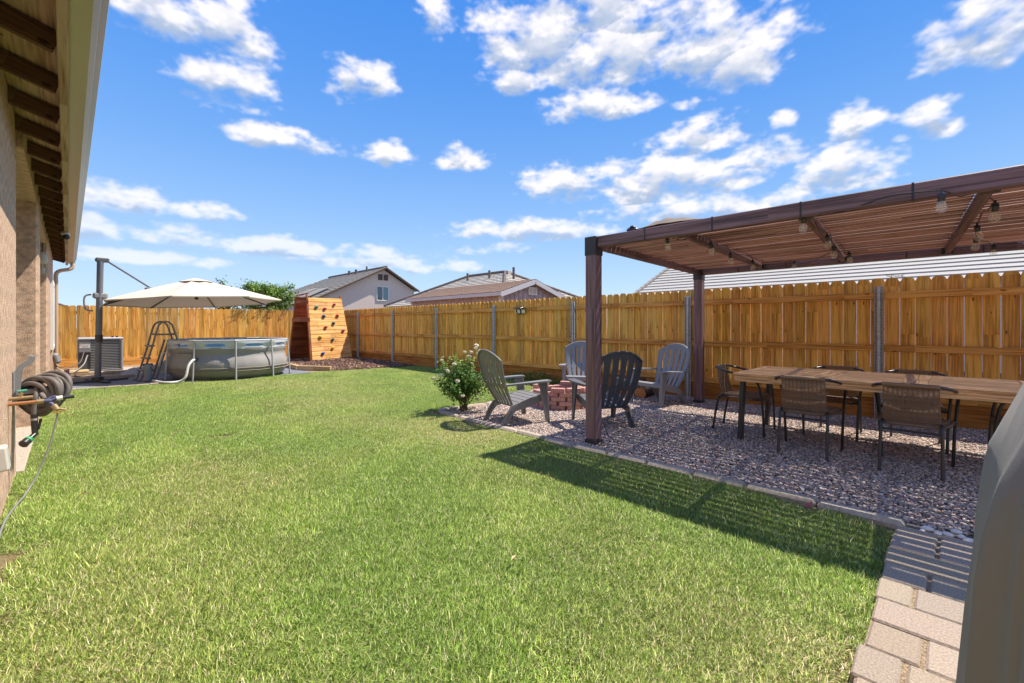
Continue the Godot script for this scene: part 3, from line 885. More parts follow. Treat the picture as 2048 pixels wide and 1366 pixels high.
func neighbours() -> void:
	# two-storey house with a gable towards us
	var a := thing("gabled_house", "beige two storey house with grey tile roof behind the climbing frame", "house")
	var zg := -34.5
	var zb := -46.2
	var ap := V(19.26, 6.22, zg)
	var w := MB.new()
	var le := V(12.6, 2.95, 0.0)
	var re := V(22.6, 4.36, 0.0)
	w.prism(PackedVector2Array([Vector2(12.9, -0.05), Vector2(22.3, -0.05), Vector2(22.3, 4.42), Vector2(19.26, 6.08), Vector2(12.9, 2.98)]), zb - 3.0, zg - 0.35)
	part("wall", w, M.far_stucco, a)
	var rf := MB.new()
	tiled(rf, V(le.x, le.y, zb - 6.6), V(le.x, le.y, zg), ap, V(ap.x, ap.y, zb), 18, 0, 0.05, 0.06)
	tiled(rf, V(re.x, re.y, zg), V(re.x, re.y, zb - 6.0), V(ap.x, ap.y, zb), ap, 9, 0, 0.05, 0.06)
	tiled(rf, V(re.x, re.y, zb - 6.0), V(le.x, le.y, zb - 6.6), V(ap.x, ap.y, zb), V(ap.x, ap.y, zb), 12, 0, 0.05, 0.06)
	var roof := part("roof", rf, M.grey_tile, a)
	var rg := MB.new()
	ridge(rg, ap + V(0, 0.05, 0.1), V(ap.x, ap.y + 0.05, zb), 0.12)
	ridge(rg, ap + V(0, 0.0, 0.05), V(le.x, le.y, zg + 0.05), 0.1)
	ridge(rg, ap + V(0, 0.0, 0.05), V(re.x, re.y, zg + 0.05), 0.1)
	part("ridge_tiles", rg, M.ridge_tile, roof)
	for q in [[-0.25, 0.06], [0.12, 0.55]]:
		var pn := MB.new()
		pn.c = Color(1.6, 1.5, 1.4)
		var p0 := V(le.x, le.y + 0.16, 0).lerp(V(ap.x, ap.y + 0.16, 0), 0.14 + 0.12 * (q[0] + 0.25))
		var p1 := V(le.x, le.y + 0.16, 0).lerp(V(ap.x, ap.y + 0.16, 0), 0.40 + 0.12 * (q[0] + 0.25))
		var z0: float = zg - 2.6 - q[1] * 6.0
		pn.bar(V(p0.x, p0.y, z0), V(p1.x, p1.y, z0), 2.3, 0.06, 0.0)
		part("roof_panel", pn, M.grey_tile, roof)
	for q in [[-37.2, 0.5], [-39.3, 0.25], [-40.7, 0.25]]:
		var vp := MB.new()
		vp.tube([V(18.9, 5.9, q[0]), V(18.9, 6.35 + q[1] * 0.4, q[0])], 0.08 if q[1] > 0.3 else 0.12, 8)
		part("vent_pipe", vp, M.ridge_tile, roof)
	var ch := MB.new()
	ch.bx(14.2, 3.4, -46.6, 14.7, 4.75, -46.1, 0.02)
	part("flue", ch, M.galvanised, roof)
	window(a, V(19.15, 4.0, zg - 0.35), 0.0, 1.15, 1.25, 2)
	for s in [-1.0, 1.0]:
		var lv := MB.new()
		lv.bx(19.2 + s * 0.26 - 0.2, 5.15, zg - 0.36, 19.2 + s * 0.26 + 0.2, 5.66, zg - 0.32)
		var lo := part("gable_vent", lv, M.dark_void, a)
		for i in 6:
			var sl := MB.new()
			sl.box(T(V(19.2 + s * 0.26, 5.19 + i * 0.085, zg - 0.3), Basis(Vector3.RIGHT, 0.6)), V(0.4, 0.06, 0.015))
			part("louvre", sl, M.ridge_tile, lo)
	# lilac shed just behind the fence
	var s := thing("garden_shed", "lilac wooden shed with brown shingle roof just behind the long fence", "shed")
	var sw := MB.new()
	sw.prism(PackedVector2Array([Vector2(9.75, -0.05), Vector2(12.6, -0.05), Vector2(12.6, 2.30), Vector2(11.17, 2.70), Vector2(9.75, 2.30)]), -15.4, -10.2)
	part("wall", sw, M.lilac_wall, s)
	for i in 26:
		var bt := MB.new()
		bt.bx(9.735, 0.0, -15.3 + i * 0.2, 9.752, 2.24, -15.285 + i * 0.2)
		part("batten", bt, M.lilac_wall, s)
	for i in 14:
		var bt := MB.new()
		var bx_ := 9.95 + i * 0.2
		bt.bx(bx_, 0.0, -10.198, bx_ + 0.012, 2.66 - absf(bx_ - 11.17) * 0.28, -10.185)
		part("batten", bt, M.lilac_wall, s)
	var cb := MB.new()
	cb.bx(9.72, 0, -10.29, 9.84, 2.26, -10.17)
	part("corner_board", cb, M.pale_trim, s)
	var cb2 := MB.new()
	cb2.bx(9.72, 0, -15.42, 9.84, 2.26, -15.3)
	part("corner_board", cb2, M.pale_trim, s)
	var sr := MB.new()
	tiled(sr, V(9.55, 2.29, -15.55), V(9.55, 2.29, -10.0), V(11.17, 2.80, -10.0), V(11.17, 2.80, -15.55), 12, 22, 0.018, 0.1)
	tiled(sr, V(12.8, 2.29, -10.0), V(12.8, 2.29, -15.55), V(11.17, 2.80, -15.55), V(11.17, 2.80, -10.0), 12, 22, 0.018, 0.1)
	part("roof", sr, M.shingle, s)
	var fb := MB.new()
	fb.bx(9.54, 2.17, -15.56, 9.575, 2.28, -9.99)
	fb.bar(V(9.55, 2.20, -10.01), V(11.17, 2.71, -10.01), 0.035, 0.15)
	fb.bar(V(12.8, 2.20, -10.01), V(11.17, 2.71, -10.01), 0.035, 0.15)
	fb.bar(V(9.75, 2.21, -15.54), V(11.17, 2.71, -15.54), 0.035, 0.15)
	part("fascia", fb, M.pale_trim, s)
	var gv := MB.new()
	for q in [[11.0, 2.27, 11.42, 2.30], [11.0, 2.50, 11.42, 2.53], [11.0, 2.30, 11.03, 2.50], [11.195, 2.30, 11.225, 2.50], [11.39, 2.30, 11.42, 2.50]]:
		gv.bx(q[0], q[1], -10.2, q[2], q[3], -10.15)
	var gvp := part("gable_vent", gv, M.white_paint, s)
	for i in 6:
		var sl := MB.new()
		sl.box(T(V(11.21, 2.315 + i * 0.034, -10.175), Basis(Vector3.RIGHT, 0.7)), V(0.36, 0.03, 0.006))
		part("louvre", sl, M.white_paint, gvp)
	# tile roofed house behind the shed
	hip_house("hipped_house", "house with pale hipped tile roof rising behind the lilac shed", 16.6, 25.6, -30.0, -17.2, 2.6, 4.85, M.pale_tile, 16, 34)
	# white roof behind the pergola
	var r := thing("low_house", "house with broad pale tile roof seen under the pergola", "house")
	var rw := MB.new()
	rw.prism(PackedVector2Array([Vector2(17.4, -0.05), Vector2(27.6, -0.05), Vector2(27.6, 2.6), Vector2(22.5, 4.8), Vector2(17.4, 2.6)]), -9.3, 14.0)
	part("wall", rw, M.far_stucco, r)
	var rr := MB.new()
	tiled(rr, V(16.9, 2.46, -9.6), V(16.9, 2.46, 14.4), V(22.5, 4.95, 14.4), V(22.5, 4.95, -9.6), 17, 0, 0.042, 0.05)
	tiled(rr, V(28.1, 2.46, 14.4), V(28.1, 2.46, -9.6), V(22.5, 4.95, -9.6), V(22.5, 4.95, 14.4), 17, 0, 0.055, 0.05)
	var rro := part("roof", rr, M.white_tile, r)
	var rv := MB.new()
	ridge(rv, V(16.9, 2.52, -9.6), V(22.5, 5.0, -9.6), 0.08)
	ridge(rv, V(22.5, 5.0, -9.6), V(22.5, 5.0, 14.4), 0.1)
	part("ridge_tiles", rv, M.grey_tile, rro)
	# far house at the left
	hip_house("distant_house", "distant brown roofed house peeking over the fence beside the downspout", -9.0, 0.4, -64.0, -54.0, 2.6, 4.7, M.shingle, 12, 16)

func hip_house(called: String, label: String, x0: float, x1: float, z0: float, z1: float, ye: float, yr: float, tile: Material, rows: int, cols: int) -> void:
	var h := thing(called, label, "house")
	var w := MB.new()
	w.bx(x0 + 0.5, -0.05, z0 + 0.5, x1 - 0.5, ye, z1 - 0.5)
	part("wall", w, M.far_stucco, h)
	var half := (x1 - x0) / 2.0
	var r0 := V(x0 + half, yr, z0 + half)
	var r1 := V(x0 + half, yr, z1 - half)
	var mb := MB.new()
	tiled(mb, V(x0, ye, z0), V(x0, ye, z1), r1, r0, rows, cols, 0.06)
	tiled(mb, V(x1, ye, z1), V(x1, ye, z0), r0, r1, rows, cols, 0.06)
	tiled(mb, V(x0, ye, z1), V(x1, ye, z1), r1, r1, rows, cols, 0.06)
	tiled(mb, V(x1, ye, z0), V(x0, ye, z0), r0, r0, rows, cols, 0.06)
	var ro := part("roof", mb, tile, h)
	var rg := MB.new()
	var u := V(0, 0.08, 0)
	ridge(rg, r0 + u, r1 + u)
	for e in [[V(x0, ye, z0), r0], [V(x0, ye, z1), r1], [V(x1, ye, z1), r1], [V(x1, ye, z0), r0]]:
		ridge(rg, e[0] + u, e[1] + u)
	part("ridge_tiles", rg, M.ridge_tile, ro)
	for i in 3:
		var vp := MB.new()
		var z := lerpf(z0 + half, z1 - half, 0.2 + 0.35 * i) + i
		vp.tube([V(x0 + half - 0.8, yr - 0.6, z), V(x0 + half - 0.8, yr + 0.15, z)], 0.08, 8)
		part("vent_pipe", vp, M.ridge_tile, ro)
	var ch := MB.new()
	ch.bx(r1.x - 0.1, yr - 0.7, r1.z + 0.1, r1.x + 0.2, yr + 0.12, r1.z + 0.4, 0.01)
	part("chimney", ch, tile, ro)
	window(h, V(x0 + 0.5, 1.5, z0 + 3.0), -PI / 2, 1.4, 1.1, 2)

# ---------------------------------------------------------------- pergola and its lights
const PX0 := 3.82
const PX1 := 7.0
const PZ0 := -2.62      # far end at the front post
const PZ1 := 1.12
const SKEW := -0.065    # the frame stands slightly out of square: dz per dx

func pz(x: float, z: float) -> float:
	return z + (x - PX0) * SKEW

func pergola() -> void:
	var p := thing("pergola", "brown wood grained metal pergola with slatted roof over the gravel", "pergola")
	var top := 2.118
	for q in [[PX0, PZ0], [PX1, PZ0], [PX0, PZ1], [PX1, PZ1]]:
		var at := V(q[0], 0, pz(q[0], q[1]))
		var mb := MB.new()
		mb.off = Vector2(rnd(0, 9), rnd(0, 9))
		mb.box(T(at + V(0, 1.0, 0)), V(0.127, 1.9, 0.127), 0.012)
		var post := part("post", mb, M.pergola_wood, p)
		var cap := MB.new()
		cap.box(T(at + V(0, 2.026, 0)), V(0.134, 0.19, 0.134), 0.004)
		part("cap", cap, M.leg_metal, post)
		var ft := MB.new()
		ft.box(T(at + V(0, 0.025, 0)), V(0.134, 0.055, 0.134), 0.004)
		ft.box(T(at + V(0, 0.001, 0)), V(0.19, 0.01, 0.19))
		part("foot", ft, M.leg_metal, post)
	# long beams in lengths with dark joints, end beams
	for x in [PX0, PX1]:
		var joints := [-2.03, -1.42, -0.79, -0.18, 0.44]
		var mb := MB.new()
		mb.off = Vector2(rnd(0, 9), rnd(0, 9))
		mb.bar(V(x, top - 0.055, pz(x, PZ0) + 0.068), V(x, top - 0.055, pz(x, PZ1) - 0.068), 0.075, 0.11, 0.006)
		var bm := part("beam", mb, M.pergola_wood, p)
		for j in joints:
			var st := MB.new()
			st.box(T(V(x, top - 0.055, pz(x, j))), V(0.079, 0.114, 0.012))
			part("joint_strip", st, M.black_metal, bm)
	for z in [PZ0, PZ1]:
		var a := V(PX0 + 0.068, top - 0.055, pz(PX0 + 0.068, z))
		var b := V(PX1 - 0.068, top - 0.055, pz(PX1 - 0.068, z))
		var mb := MB.new()
		mb.off = Vector2(rnd(0, 9), rnd(0, 9))
		mb.bar(a, b, 0.06, 0.11, 0.006)
		var bm := part("end_beam", mb, M.pergola_wood, p)
		for t in [0.09, 0.9]:
			var st := MB.new()
			st.bar(a.lerp(b, t), a.lerp(b, t + 0.004), 0.064, 0.114)
			part("joint_strip", st, M.black_metal, bm)
	var bays := [PZ0, -1.72, -0.78, 0.16, PZ1]
	for i in [1, 2, 3]:
		var a := V(PX0 + 0.04, top - 0.06, pz(PX0, bays[i]))
		var b := V(PX1 - 0.04, top - 0.06, pz(PX1, bays[i]))
		var mb := MB.new()
		mb.off = Vector2(rnd(0, 9), rnd(0, 9))
		mb.bar(a, b, 0.045, 0.085, 0.003)
		var bm := part("cross_beam", mb, M.pergola_wood, p)
		for e in [a.lerp(b, 0.012), a.lerp(b, 0.988)]:
			var bk := MB.new()
			bk.box(T(e + V(0, -0.002, 0)), V(0.06, 0.094, 0.09), 0.003)
			part("bracket", bk, M.black_metal, bm)
	# roof slats, one set per bay
	var n := 33
	for i in 4:
		var za: float = bays[i] + 0.026
		var zb: float = bays[i + 1] - 0.026
		for k in n:
			var x := PX0 + 0.075 + (PX1 - PX0 - 0.15) * (k + 0.5) / n
			var mb := MB.new()
			var t := rnd(0.85, 1.12)
			mb.c = Color(t, t, t)
			mb.off = Vector2(rnd(0, 9), rnd(0, 9))
			var w := 0.0825 if k != 3 or i > 2 else 0.074
			mb.box(T(V(x, top - 0.03 + rnd(-0.002, 0.002), (pz(x, za) + pz(x, zb)) / 2), Basis(Vector3.BACK, 0.10 + rnd(-0.02, 0.02))), V(w, 0.014, zb - za), 0.004)
			part("roof_slat", mb, M.slat_wood, p)
	# cloths left on the roof
	var cl := MB.new()
	var pts := []
	for j in 9:
		for i in 15:
			var u := i / 14.0 * 2.0 - 1.0
			var w := j / 8.0 * 2.0 - 1.0
			var f := maxf(0.0, 1.0 - u * u) * maxf(0.0, 1.0 - w * w * 0.8)
			pts.append(V(4.02 + w * 0.2, 2.125 + f * 0.085 + nz.get_noise_2d(u * 90.0, w * 60.0) * 0.05 * f, -1.86 + u * 0.36))
	cl.grid(pts, 15, 9, true)
	var co := part("crumpled_cloth", cl, M.tan_cloth, self)
	tag(co, "crumpled tan cloth lying on top of the pergola roof", "cloth")
	var pv := MB.new()
	pv.box(T(V(3.86, 2.14, -2.2), Basis(Vector3.UP, 0.4)), V(0.05, 0.05, 0.11), 0.02)
	pv.box(T(V(3.86, 2.168, -2.2), Basis(Vector3.UP, 0.4)), V(0.03, 0.03, 0.05), 0.012)
	tag(part("clamp", pv, M.black_metal, self), "small dark clamp on the pergola beam beside the crumpled cloth", "clamp")
	string_lights()

func string_lights() -> void:
	var s := thing("string_lights", "string of clear bulbs on a dark cord hung under the pergola", "string lights")
	var bulbs := [V(3.9, 1.945, -1.86), V(4.28, 1.915, -1.61), V(5.08, 1.92, -1.71), V(5.80, 1.92, -1.70), V(6.88, 2.02, -1.51), V(5.95, 1.925, -0.79), V(5.33, 1.92, -0.83), V(4.65, 1.92, -0.77), V(3.86, 1.945, -0.79), V(3.70, 1.93, -0.05), V(4.22, 1.92, 0.19), V(5.02, 1.92, 0.14), V(5.68, 1.92, 0.14), V(6.85, 1.985, 0.30)]
	# bulb and socket, hanging from y = 0.075 above the bulb's centre
	var sk := MB.new()
	sk.lathe([Vector2(0.001, 0.026), Vector2(0.0165, 0.027), Vector2(0.0175, 0.055), Vector2(0.0185, 0.058), Vector2(0.0175, 0.074), Vector2(0.006, 0.082), Vector2(0.004, 0.10), Vector2(0.001, 0.10)], 12)
	var gb := MB.new()
	gb.lathe([Vector2(0.001, -0.044), Vector2(0.010, -0.0425), Vector2(0.020, -0.036), Vector2(0.0275, -0.022), Vector2(0.029, -0.008), Vector2(0.026, 0.006), Vector2(0.0195, 0.018), Vector2(0.016, 0.028)], 14)
	var fm := MB.new()
	fm.tube([V(-0.004, 0.026, 0), V(-0.006, -0.018, 0.002)], 0.0012, 5)
	fm.tube([V(0.004, 0.026, 0), V(0.006, -0.018, -0.002)], 0.0012, 5)
	fm.tube([V(-0.006, -0.018, 0.002), V(0.0, -0.026, 0), V(0.006, -0.018, -0.002)], 0.0014, 5)
	var a := sk.mesh()
	var b := gb.mesh()
	var c := fm.mesh()
	var tops := []
	for i in bulbs.size():
		var so := put_mesh("socket", a, M.black_metal, s)
		so.position = bulbs[i]
		so.rotation = V(rnd(-0.12, 0.12), rnd(0, 6), rnd(-0.12, 0.12))
		put_mesh("bulb", b, M.bulb_glass, so)
		put_mesh("filament", c, M.filament, so)
		tops.append(bulbs[i] + V(0, 0.095, 0))
	var mb := MB.new()
	for i in tops.size() - 1:
		var p: Vector3 = tops[i]
		var q: Vector3 = tops[i + 1]
		var y := 2.03
		var k := []
		k.append(p)
		for j in range(1, 6):
			var t := j / 6.0
			var m := p.lerp(q, t)
			m.y = y - 0.03 * sin(PI * t * 2.0) * sin(PI * t)
			k.append(m)
		k.append(q)
		mb.tube(smooth(k, 4), 0.0038, 5)
	mb.tube(smooth([tops[-1], V(6.93, 2.05, 0.6), V(6.93, 2.05, 1.0)], 5), 0.0038, 5)
	part("cord", mb, M.black_metal, s)

# ---------------------------------------------------------------- pool corner
func pool_corner() -> void:
	var c := V(2.80, 0.0, -12.5)
	var p := thing("frame_pool", "round grey frame pool with pale blue liner beside the lawn", "pool", c)
	var R := 1.25
	var H := 0.885
	var wall := MB.new()
	var prof := []
	for i in 15:
		var t := i / 14.0
		prof.append(Vector2(R - 0.20 + 0.19 * sin(PI * pow(t, 0.75)) + 0.02 * t + 0.13 * smoothstep(0.75, 1.0, t), 0.01 + t * 0.72))
	var wp := []
	for q: Vector2 in prof:
		for i in 121:
			var a := TAU * i / 120.0
			var r := q.x + 0.010 * cos(10.0 * (a + deg_to_rad(8.0 + 18.0))) * smoothstep(0.05, 0.5, q.y) + 0.014 * nz.get_noise_3d(sin(a) * 160.0, q.y * 90.0, cos(a) * 160.0)
			wp.append(V(sin(a) * r, q.y, cos(a) * r))
	wall.grid(wp, 121, 15)
	part("wall", wall, M.pool_wall, p)
	var inner := MB.new()
	var ip := []
	for i in 15:
		ip.append(Vector2(prof[14 - i].x - (0.012 if i < 2 else 0.04), prof[14 - i].y))
	inner.lathe(ip, 60)
	var lin := part("liner", inner, M.pool_liner, p)
	var fl := MB.new()
	fl.lathe([Vector2(1.1, 0.03), Vector2(0.01, 0.03)], 60)
	part("floor", fl, M.pool_liner, lin)
	var wt := MB.new()
	wt.lathe([Vector2(1.16, 0.60), Vector2(0.001, 0.60)], 60)
	part("water", wt, M.water, p)
	# sleeve round the rim with an opening between each pair of legs, tubes, legs
	var a0 := deg_to_rad(-8.0)
	for k in 10:
		var ac := a0 + TAU * (k + 0.5) / 10.0
		var half := TAU / 20.0
		var sl := MB.new()
		var n := 40
		var outer := []
		var inn := []
		for i in n:
			var th := TAU * i / n
			var dx := cos(th)
			var dy := sin(th)
			var m := 1.0 / maxf(absf(dx), absf(dy))
			outer.append(Vector2(dx * m, dy * m))
			inn.append(Vector2(0.50 * signf(dx) * pow(absf(dx), 0.6), -0.05 + 0.40 * signf(dy) * pow(absf(dy), 0.75)))
		for side in 2:
			var f := func(q: Vector2) -> Vector3:
				var aa := ac + q.x * half
				var straight := R * cos(half) / cos(q.x * half)
				var y := 0.79 + q.y * 0.085
				var r := lerpf(prof[14].x + 0.002, straight + 0.018, clampf((y - 0.72) / 0.14, 0, 1)) - side * 0.008
				return V(sin(aa) * r, y, cos(aa) * r)
			for i in n:
				var j := (i + 1) % n
				if side == 0:
					sl.quad(f.call(inn[i]), f.call(outer[i]), f.call(outer[j]), f.call(inn[j]))
				else:
					sl.quad(f.call(inn[j]), f.call(outer[j]), f.call(outer[i]), f.call(inn[i]))
		part("sleeve", sl, M.pool_sleeve, p)
		var al := a0 + TAU * k / 10.0
		var an := a0 + TAU * (k + 1) / 10.0
		var e0 := V(sin(al) * R, H, cos(al) * R)
		var e1 := V(sin(an) * R, H, cos(an) * R)
		var tb := MB.new()
		tb.tube([e0.lerp(e1, 0.02), e0.lerp(e1, 0.98)], 0.021, 10)
		part("rim_tube", tb, M.pool_frame, p)
		var lg := MB.new()
		var o := V(sin(al), 0, cos(al))
		lg.tube([e0 + V(0, -0.02, 0), o * (R + 0.035) + V(0, 0.45, 0), o * (R + 0.06) + V(0, 0.01, 0)], 0.019, 10)
		var lp := part("leg", lg, M.pool_frame, p)
		var jt := MB.new()
		jt.tube([e0 + V(0, 0.005, 0), e0 + V(0, -0.075, 0)], 0.026, 10)
		jt.tube([e0.lerp(e1, -0.035) , e0, e0.lerp(e1, 0.05)], 0.025, 10)
		part("joint", jt, M.pool_frame, lp)
		var ft := MB.new()
		ft.box(T(o * (R + 0.06) + V(0, 0.012, 0), Basis(Vector3.UP, al)), V(0.07, 0.02, 0.07), 0.005)
		part("foot", ft, M.plastic_dark, lp)
	for y in [0.215, 0.275]:
		var bt := MB.new()
		var ring := []
		for i in 61:
			var a := TAU * i / 60.0
			ring.append(V(sin(a) * (prof[5].x + 0.012), y + 0.004 * sin(a * 20.0), cos(a) * (prof[5].x + 0.012)))
		bt.tube(ring, 0.017, 6, false, [], 0.5)
		part("belt", bt, M.belt_cloth, p)
	var lb := MB.new()
	lb.c = Color(1.25, 1.22, 1.2)
	for i in 4:
		var aa := deg_to_rad(-64.0 + i * 4.5)
		lb.box(T(V(sin(aa), 0, cos(aa)) * (prof[9].x + 0.003) + V(0, 0.53, 0), Basis(Vector3.UP, aa) * Basis(Vector3.RIGHT, 0.1)), V(0.094, 0.15, 0.002))
	part("warning_print", lb, M.pool_wall, p)
	var hs := MB.new()
	var hd := V(sin(deg_to_rad(-44.0)), 0, cos(deg_to_rad(-44.0)))
	hs.tube(smooth([hd * 1.22 + V(0.0, 0.48, 0.0), hd * 1.32 + V(0.0, 0.47, 0.02), hd * 1.40 + V(-0.03, 0.36, 0.04), hd * 1.44 + V(-0.06, 0.14, 0.06), hd * 1.42 + V(-0.18, 0.05, 0.04), hd * 1.40 + V(-0.42, 0.045, 0.0), V(-1.52, 0.045, 0.42)], 8), 0.026, 10, true, [])
	part("hose", hs, M.pool_hose, p)
	var fi := MB.new()
	fi.tube([hd * 1.16 + V(0, 0.485, 0), hd * 1.26 + V(0, 0.475, 0)], 0.04, 10)
	part("inlet", fi, M.plastic_dark, p)
	# filter pump between ladder and pool
	var pu := thing("filter_pump", "small grey filter pump standing at the foot of the pool ladder", "pump", V(1.22, 0.0, -12.35))
	var pb := MB.new()
	pb.lathe([Vector2(0.001, 0.01), Vector2(0.06, 0.01), Vector2(0.07, 0.04), Vector2(0.07, 0.30), Vector2(0.085, 0.31), Vector2(0.085, 0.35), Vector2(0.05, 0.38), Vector2(0.001, 0.385)], 14)
	part("body", pb, M.plastic_grey, pu)
	var pc := MB.new()
	pc.bx(-0.09, 0.34, -0.02, 0.09, 0.40, 0.02, 0.01)
	pc.tube([V(0, 0.25, 0), V(0.13, 0.25, 0.0)], 0.03, 10)
	pc.tube([V(0, 0.08, 0), V(0.13, 0.06, 0.05)], 0.03, 10)
	part("fitting", pc, M.plastic_dark, pu)
	ladder(c)
	umbrella()
	conditioner()
	# heap of folded tarpaulin
	var tp := thing("folded_tarpaulin", "heap of crumpled pale grey tarpaulin on the earth behind the ladder", "tarpaulin", V(1.55, 0.0, -14.6))
	for k in 3:
		var mb := MB.new()
		var pts := []
		for j in 13:
			for i in 17:
				var u := i / 16.0 * 2.0 - 1.0
				var w := j / 12.0 * 2.0 - 1.0
				var f := maxf(0.0, 1.0 - pow(absf(u), 3.0)) * maxf(0.0, 1.0 - pow(absf(w), 3.0))
				var y := f * (0.10 + 0.07 * k + 0.15 * nz.get_noise_2d(u * 70.0 + k * 50.0, w * 70.0) + 0.09 * nz.get_noise_2d(u * 210.0, w * 210.0 + k * 30.0))
				pts.append(V(u * (0.62 - 0.16 * k) + 0.1 * k, 0.015 + maxf(y, 0.0), w * (0.5 - 0.12 * k) + 0.05 * k))
		mb.grid(pts, 17, 13, true)
		part("fold", mb, M.tarp_cloth, tp)
	# timber edging round the bark
	var tm := MB.new()
	tm.bar(V(4.62, 0.06, -14.95), V(4.46, 0.06, -12.78), 0.1, 0.14, 0.012)
	tag(part("landscape_timber", tm, M.pale_timber, self), "long weathered timber edging the bark behind the pool", "timber", "timbers edging the bark bed")
	var t2 := MB.new()
	t2.bar(V(4.44, 0.06, -12.70), V(4.98, 0.06, -11.82), 0.1, 0.14, 0.012)
	tag(part("landscape_timber", t2, M.pale_timber, self), "short weathered timber where bark meets lawn beside the pool", "timber", "timbers edging the bark bed")

func ladder(c: Vector3) -> void:
	# A-shaped pool ladder straddling the rim on the house side
	var l := thing("pool_ladder", "grey A shaped pool ladder standing over the pool rim", "ladder", V(1.48, 0, -12.72), deg_to_rad(8.0))
	# local: x towards the pool, z across the treads
	for s in [-1.0, 1.0]:
		var mb := MB.new()
		mb.tube(smooth([V(-0.46, 0.02, s * 0.17), V(-0.40, 0.03, s * 0.17), V(-0.36, 0.12, s * 0.17), V(-0.20, 0.72, s * 0.17), V(-0.10, 1.15, s * 0.17), V(-0.04, 1.27, s * 0.17), V(0.06, 1.31, s * 0.17), V(0.15, 1.26, s * 0.17), V(0.20, 1.14, s * 0.17), V(0.33, 0.66, s * 0.17), V(0.44, 0.1, s * 0.17)], 5), 0.019, 9)
		part("rail", mb, M.ladder_grey, l)
	for q in [[-0.335, 0.24], [-0.265, 0.50], [-0.195, 0.77]]:
		var mb := MB.new()
		mb.box(T(V(q[0], q[1], 0)), V(0.085, 0.035, 0.44), 0.008)
		part("tread", mb, M.ladder_grey, l)
	for q in [[0.40, 0.30], [0.345, 0.56], [0.29, 0.80]]:
		var mb := MB.new()
		mb.box(T(V(q[0], q[1], 0)), V(0.085, 0.035, 0.40), 0.008)
		part("tread", mb, M.ladder_grey, l)
	for q in [[-0.13, 1.03], [0.235, 1.03]]:
		var mb := MB.new()
		mb.tube([V(q[0], q[1], -0.17), V(q[0], q[1], 0.17)], 0.016, 8)
		part("crossbar", mb, M.ladder_grey, l)
	var mb := MB.new()
	mb.tube([V(-0.13, 1.02, 0.17), V(0.235, 1.02, 0.17)], 0.016, 8)
	mb.tube([V(-0.13, 1.02, -0.17), V(0.235, 1.02, -0.17)], 0.016, 8)
	part("spreader", mb, M.ladder_grey, l)
	# second, removable pair of rails leaning on the pool side
	for s in [-1.0, 1.0]:
		var m2 := MB.new()
		m2.tube([V(0.10, 0.9, s * 0.14 + 0.05), V(-0.12, 0.06, s * 0.14 + 0.05)], 0.02, 8)
		part("safety_rail", m2, M.ladder_grey, l)
	var m3 := MB.new()
	m3.tube(smooth([V(0.02, 0.62, 0.22), V(-0.03, 0.56, 0.24), V(-0.06, 0.44, 0.24), V(-0.08, 0.32, 0.22)], 5), 0.02, 8)
	part("handle", m3, M.pool_hose, l)

